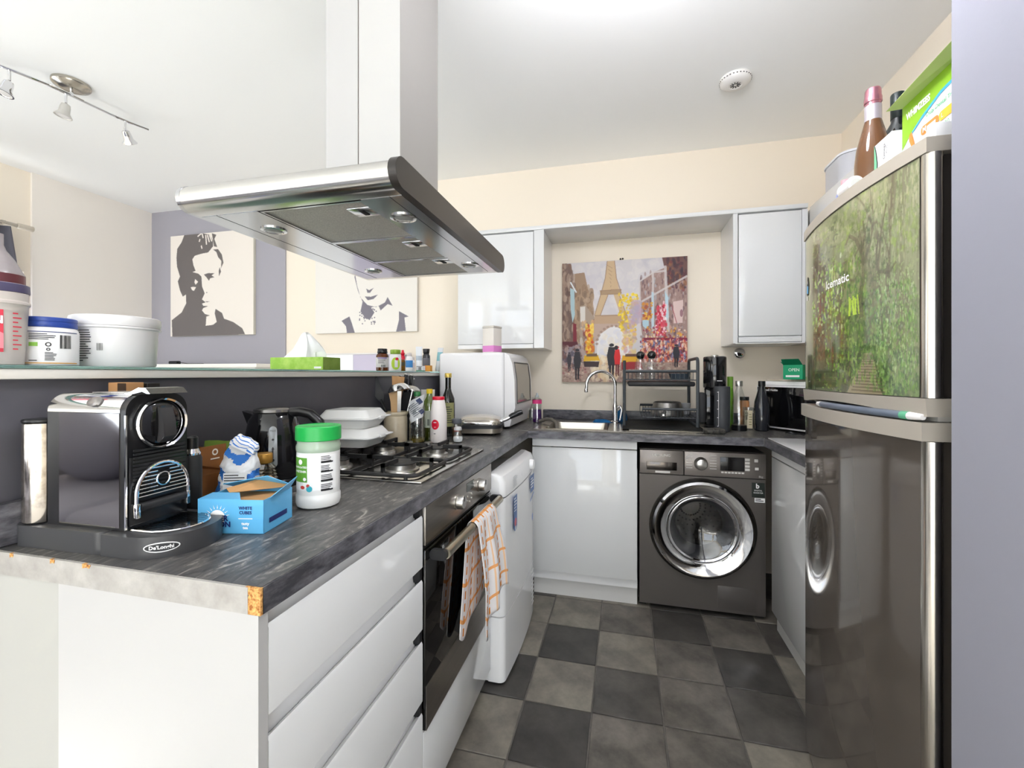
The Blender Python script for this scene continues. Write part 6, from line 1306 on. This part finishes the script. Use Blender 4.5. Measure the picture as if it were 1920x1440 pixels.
p = P(cyl_fn(.0237, -2.3, .03)); p.text('Ju', .022, 0, 0, bold=.02); p.build('lettering', M('navy_print'), bo)
tag(G().box(0, -.0, 0, .04, .03, .030, .002).build('white_carton', m_wh, None, (.600, 1.052, FZ)), 'small white carton at the near corner of the fridge top', 'box')
tubx = thing('plastic_tub', 'translucent white plastic tub standing on the wall cabinet', 'tub', (1.125, 2.50, 2.1705))
G().prism(rrect(-.125, -.12, .125, .12, .06), 0, .125).build('tub', M('tub_translucent', '#dfe0e6', .3, trans=.25), tubx); G().prism(rrect(-.13, -.125, .13, .125, .063), .1255, .136).build('rim', M('tub_rim', '#e4e5ea', .3), tubx)
rd = thing('extending_rod', 'blue-grey rod with white ends lying in the fridge handle gap', 'rod', (0, 0, 0))
def rdp(y): return (.585+fx(y-1.35, .0)-.020+.0135, y, 1.1565+.0095)
a_, b_ = Vector((.5595, 1.50, 1.167)), Vector((.5665, 1.075, 1.167))
def rp(t): y = 1.475+(1.052-1.475)*t; return Vector((.585+fx(y-1.35, .003)-.0012, y, 1.1665))
G().tube([rp(.08+.80*i/14) for i in range(15)], .0085, 12).build('shaft', M('rod_bluegrey', '#6f7a8c', .3, .4), rd); G().tube([rp(0), rp(.04), rp(.079)], [.006, .0075, .0085], 12).tube([rp(.925), rp(.96), rp(1.0)], [.0085, .0075, .006], 12).build('end_cap', M('tub_white'), rd); G().tube([rp(.881), rp(.9), rp(.924)], .0087, 12).build('green_collar', M('collar_green', '#5fb08a', .4), rd)

# ------------------------------------------------------------------ ceiling fittings
sp = thing('spotlight_bar', 'wavy chrome ceiling bar carrying three small spotlights', 'light', (-2.69, 1.60, CH))
m_sat = M('satin_nickel', '#b9b3a8', .25, 1.0)
G().lathe([(.075, 0), (.075, -.012), (.07, -.018), (.05, -.026), (.045, -.030), (0, -.031)], 32).build('ceiling_plate', m_sat, sp)
bar = [(-.10, -.60, -.062), (-.10, -.42, -.062), (-.075, -.30, -.062), (-.04, -.2, -.062), (-.01, -.1, -.062), (0, 0, -.062), (.005, .08, -.062), (.012, .17, -.062), (.028, .25, -.062), (.055, .33, -.062)]
G().tube(bar, .0065, 8).build('bar', m_chrome, sp); G().cyl(.008, -.064, -.028, n=12).build('post', m_chrome, sp)
for i, (x, y, rx, ry, lit) in enumerate(((-.05, -.205, -.25, .12, 0), (-.003, -.02, -.1, .15, 1), (.024, .23, .65, .3, 0))):
    lampm = Matrix.Translation((x, y, -.115)) @ Matrix.Rotation(rx, 4, 'X') @ Matrix.Rotation(ry, 4, 'Y')
    s_ = G().cyl(.0055, -.11, -.06, (x, y, 0), n=10).build('stem', m_chrome, sp)
    g = G().lathe([(.010, 0), (.017, -.004), (.020, -.018), (.022, -.045), (.034, -.062), (.035, -.066), (.030, -.066), (.02, -.05), (0, -.045)], 24); g.xf(lampm); g.build('spot_head', m_chrome if i != 1 else M('head_satin', '#cfcdc8', .4, .7), sp)
    g = G().lathe([(.029, -.063), (.015, -.066), (0, -.067)], 20); g.xf(lampm); g.build('bulb', M('bulb_glass', '#d9d6d4', .15), sp)
sd = thing('smoke_detector', 'round white smoke detector on the kitchen ceiling', 'smoke detector', (.535, 2.375, CH))
G().lathe([(.055, 0), (.07, -.002), (.073, -.012), (.070, -.022), (.06, -.032), (.042, -.037), (.03, -.038), (.028, -.036), (0, -.036)], 40).build('body', M('detector_white', '#e6e4e1', .4), sd)
g = G()
for i in range(30): a = 2*PI*i/30; st = g.mark(); g.box(.0695, -.003, -.019, .0725, .003, -.015); g.xf(Matrix.Rotation(a, 4, 'Z'), st)
g.build('side_vents', M('vent_dark', '#4a4845', .7), sd)
g = G()
for i in range(10): a = 2*PI*i/10; st = g.mark(); g.box(.008, -.002, -.0372, .024, .002, -.0355); g.xf(Matrix.Rotation(a, 4, 'Z'), st)
g.build('grille', m_print, sd)

kl = thing('fill_globe_light', 'added white globe light, unseen above the frame, brightening the back of the kitchen', 'light', (.12, 1.12, CH))  # unseen lamp, added to brighten the back of the kitchen
G().lathe([(.05, 0), (.052, -.004), (.045, -.02), (0, -.022)], 28).build('ceiling_rose', m_whitem, kl); G().cyl(.004, -.24, -.02, n=10).build('cord', m_whitem, kl)
G().sphere(.11, (0, 0, -.345), 28).build('globe', M('fill_globe', '#ffffff', .5, emit=('#f4f4fb', 62.0)), kl)
# ------------------------------------------------------------------ the lounge beyond the half wall
cu = thing('curtain', 'dark grey curtain hanging by the bright lounge window', 'curtain', (-3.99, 1.62, 0))
g = G(); n, m = 70, 30; vs = []; fs = []
for j in range(m+1):
    t = j/m; z = 2.24-2.1*t
    for i in range(n+1):
        u_ = i/n; y1_ = .405+.115*min(1, t*2.4); y0_ = -.35; y = y0_+(y1_-y0_)*u_; vs.append((.028*math.sin(u_*52)*(1-.3*t), y, z))
for j in range(m):
    for i in range(n): fs.append((j*(n+1)+i, j*(n+1)+i+1, (j+1)*(n+1)+i+1, (j+1)*(n+1)+i))
c_ = g.add(vs, fs).build('fabric', M('curtain_grey', '#5b5a63', .9), cu, ang=80); c_.modifiers.new('thick', 'SOLIDIFY').thickness = .003
pl = thing('curtain_pole', 'slim metal curtain pole with a cylindrical finial above the grey curtain', 'curtain pole', (-3.99, 0, 2.262))
G().cyl(.012, -.2, 2.07, axis='y', n=14).build('pole', m_sat, pl); G().cyl(.019, 2.07, 2.155, axis='y', n=16, b=.004).build('finial', M('finial_pale', '#cfc6b8', .3, .5), pl); G().box(-.178, 1.99, -.012, .01, 2.01, .012).build('bracket', m_sat, pl)
sbd = thing('sideboard', 'long low white sideboard along the lavender-grey lounge wall', 'sideboard', (-3.35, 2.78, 0))
G().box(-.60, 0, .06, .62, .26, 1.305, .003).build('carcass', m_whitem, sbd); G().box(-.63, -.02, 1.306, .65, .26, 1.335, .003).build('top', M('top_warm_white', '#f0ece4', .4), sbd)
for i in range(3): G().box(-.595+i*.405, -.016, .08, -.195+i*.405, -.001, 1.29, .002).build('door', m_whitem, sbd)
G().box(-.58, .02, 0, .6, .24, .06).build('plinth', m_whitem, sbd)
hs = thing('headset', 'small black earpiece with thin cable on the white sideboard', 'headset', (-3.62, 2.86, 1.3355)); G().box(-.045, -.02, 0, .045, .02, .028, .008).build('earpiece', m_blackm, hs); G().tube([(.045, 0, .015), (.09, -.01, .012), (.14, .0, .004), (.2, .0, .004), (.3, .0, .004)], .003, 6).build('cable', m_black, hs)
dc = thing('display_cabinet', 'white cabinet with lilac side section under the woman portrait', 'cabinet', (-1.98, 2.80, 0))
G().box(-.40, 0, 0, .085, .27, 1.395, .002).build('white_unit', m_white, dc); G().box(.087, .0, 0, .40, .27, 1.395, .002).build('lilac_unit', M('lilac_gloss', '#c3bccf', .3), dc); G().box(-.405, -.004, 1.3955, .405, .272, 1.405).build('top', M('cab_top', '#e2dfdb', .4), dc)
# grey sofa with cushions in the lounge behind the viewer: it shows in the coffee machine's side
m_sofa = M('sofa_grey', '#8e8d92', .9, noise=(40, '#7c7b80', .35, .65), bump=(80, .2, .003)); m_cush = M('cushion_lilac_grey', '#a5a4b0', .9, bump=(60, .3, .003)); m_cush2 = M('cushion_charcoal', '#55555b', .9, bump=(60, .3, .003))
so_ = thing('sofa', 'grey sofa piled with cushions, seen reflected in the coffee machine side', 'sofa', (-2.6, -.95, 0))
G().box(-1.05, -.4, .08, 1.05, .45, .42, .05, 3).build('base', m_sofa, so_); G().box(-1.05, -.52, .08, 1.05, -.25, .86, .06, 3).build('backrest', m_cush2, so_)
for s in (-1, 1): G().box(s*1.02, -.5, .08, s*1.24, .47, .62, .06, 3).build('armrest', m_sofa, so_)
for i in range(2): G().box(-1.0+i*1.0, -.25, .425, -.01+i*1.0, .47, .58, .06, 3).build('seat_cushion', m_cush, so_)
for i, x in enumerate((-.6, .0, .55)):
    c_ = G().sphere(.3, (0, 0, 0), 20, (1, .38, .85)).build('cushion', m_cush if i != 1 else m_cush2, so_, (x, -.08, .80), (-.3, 0, .1*i))
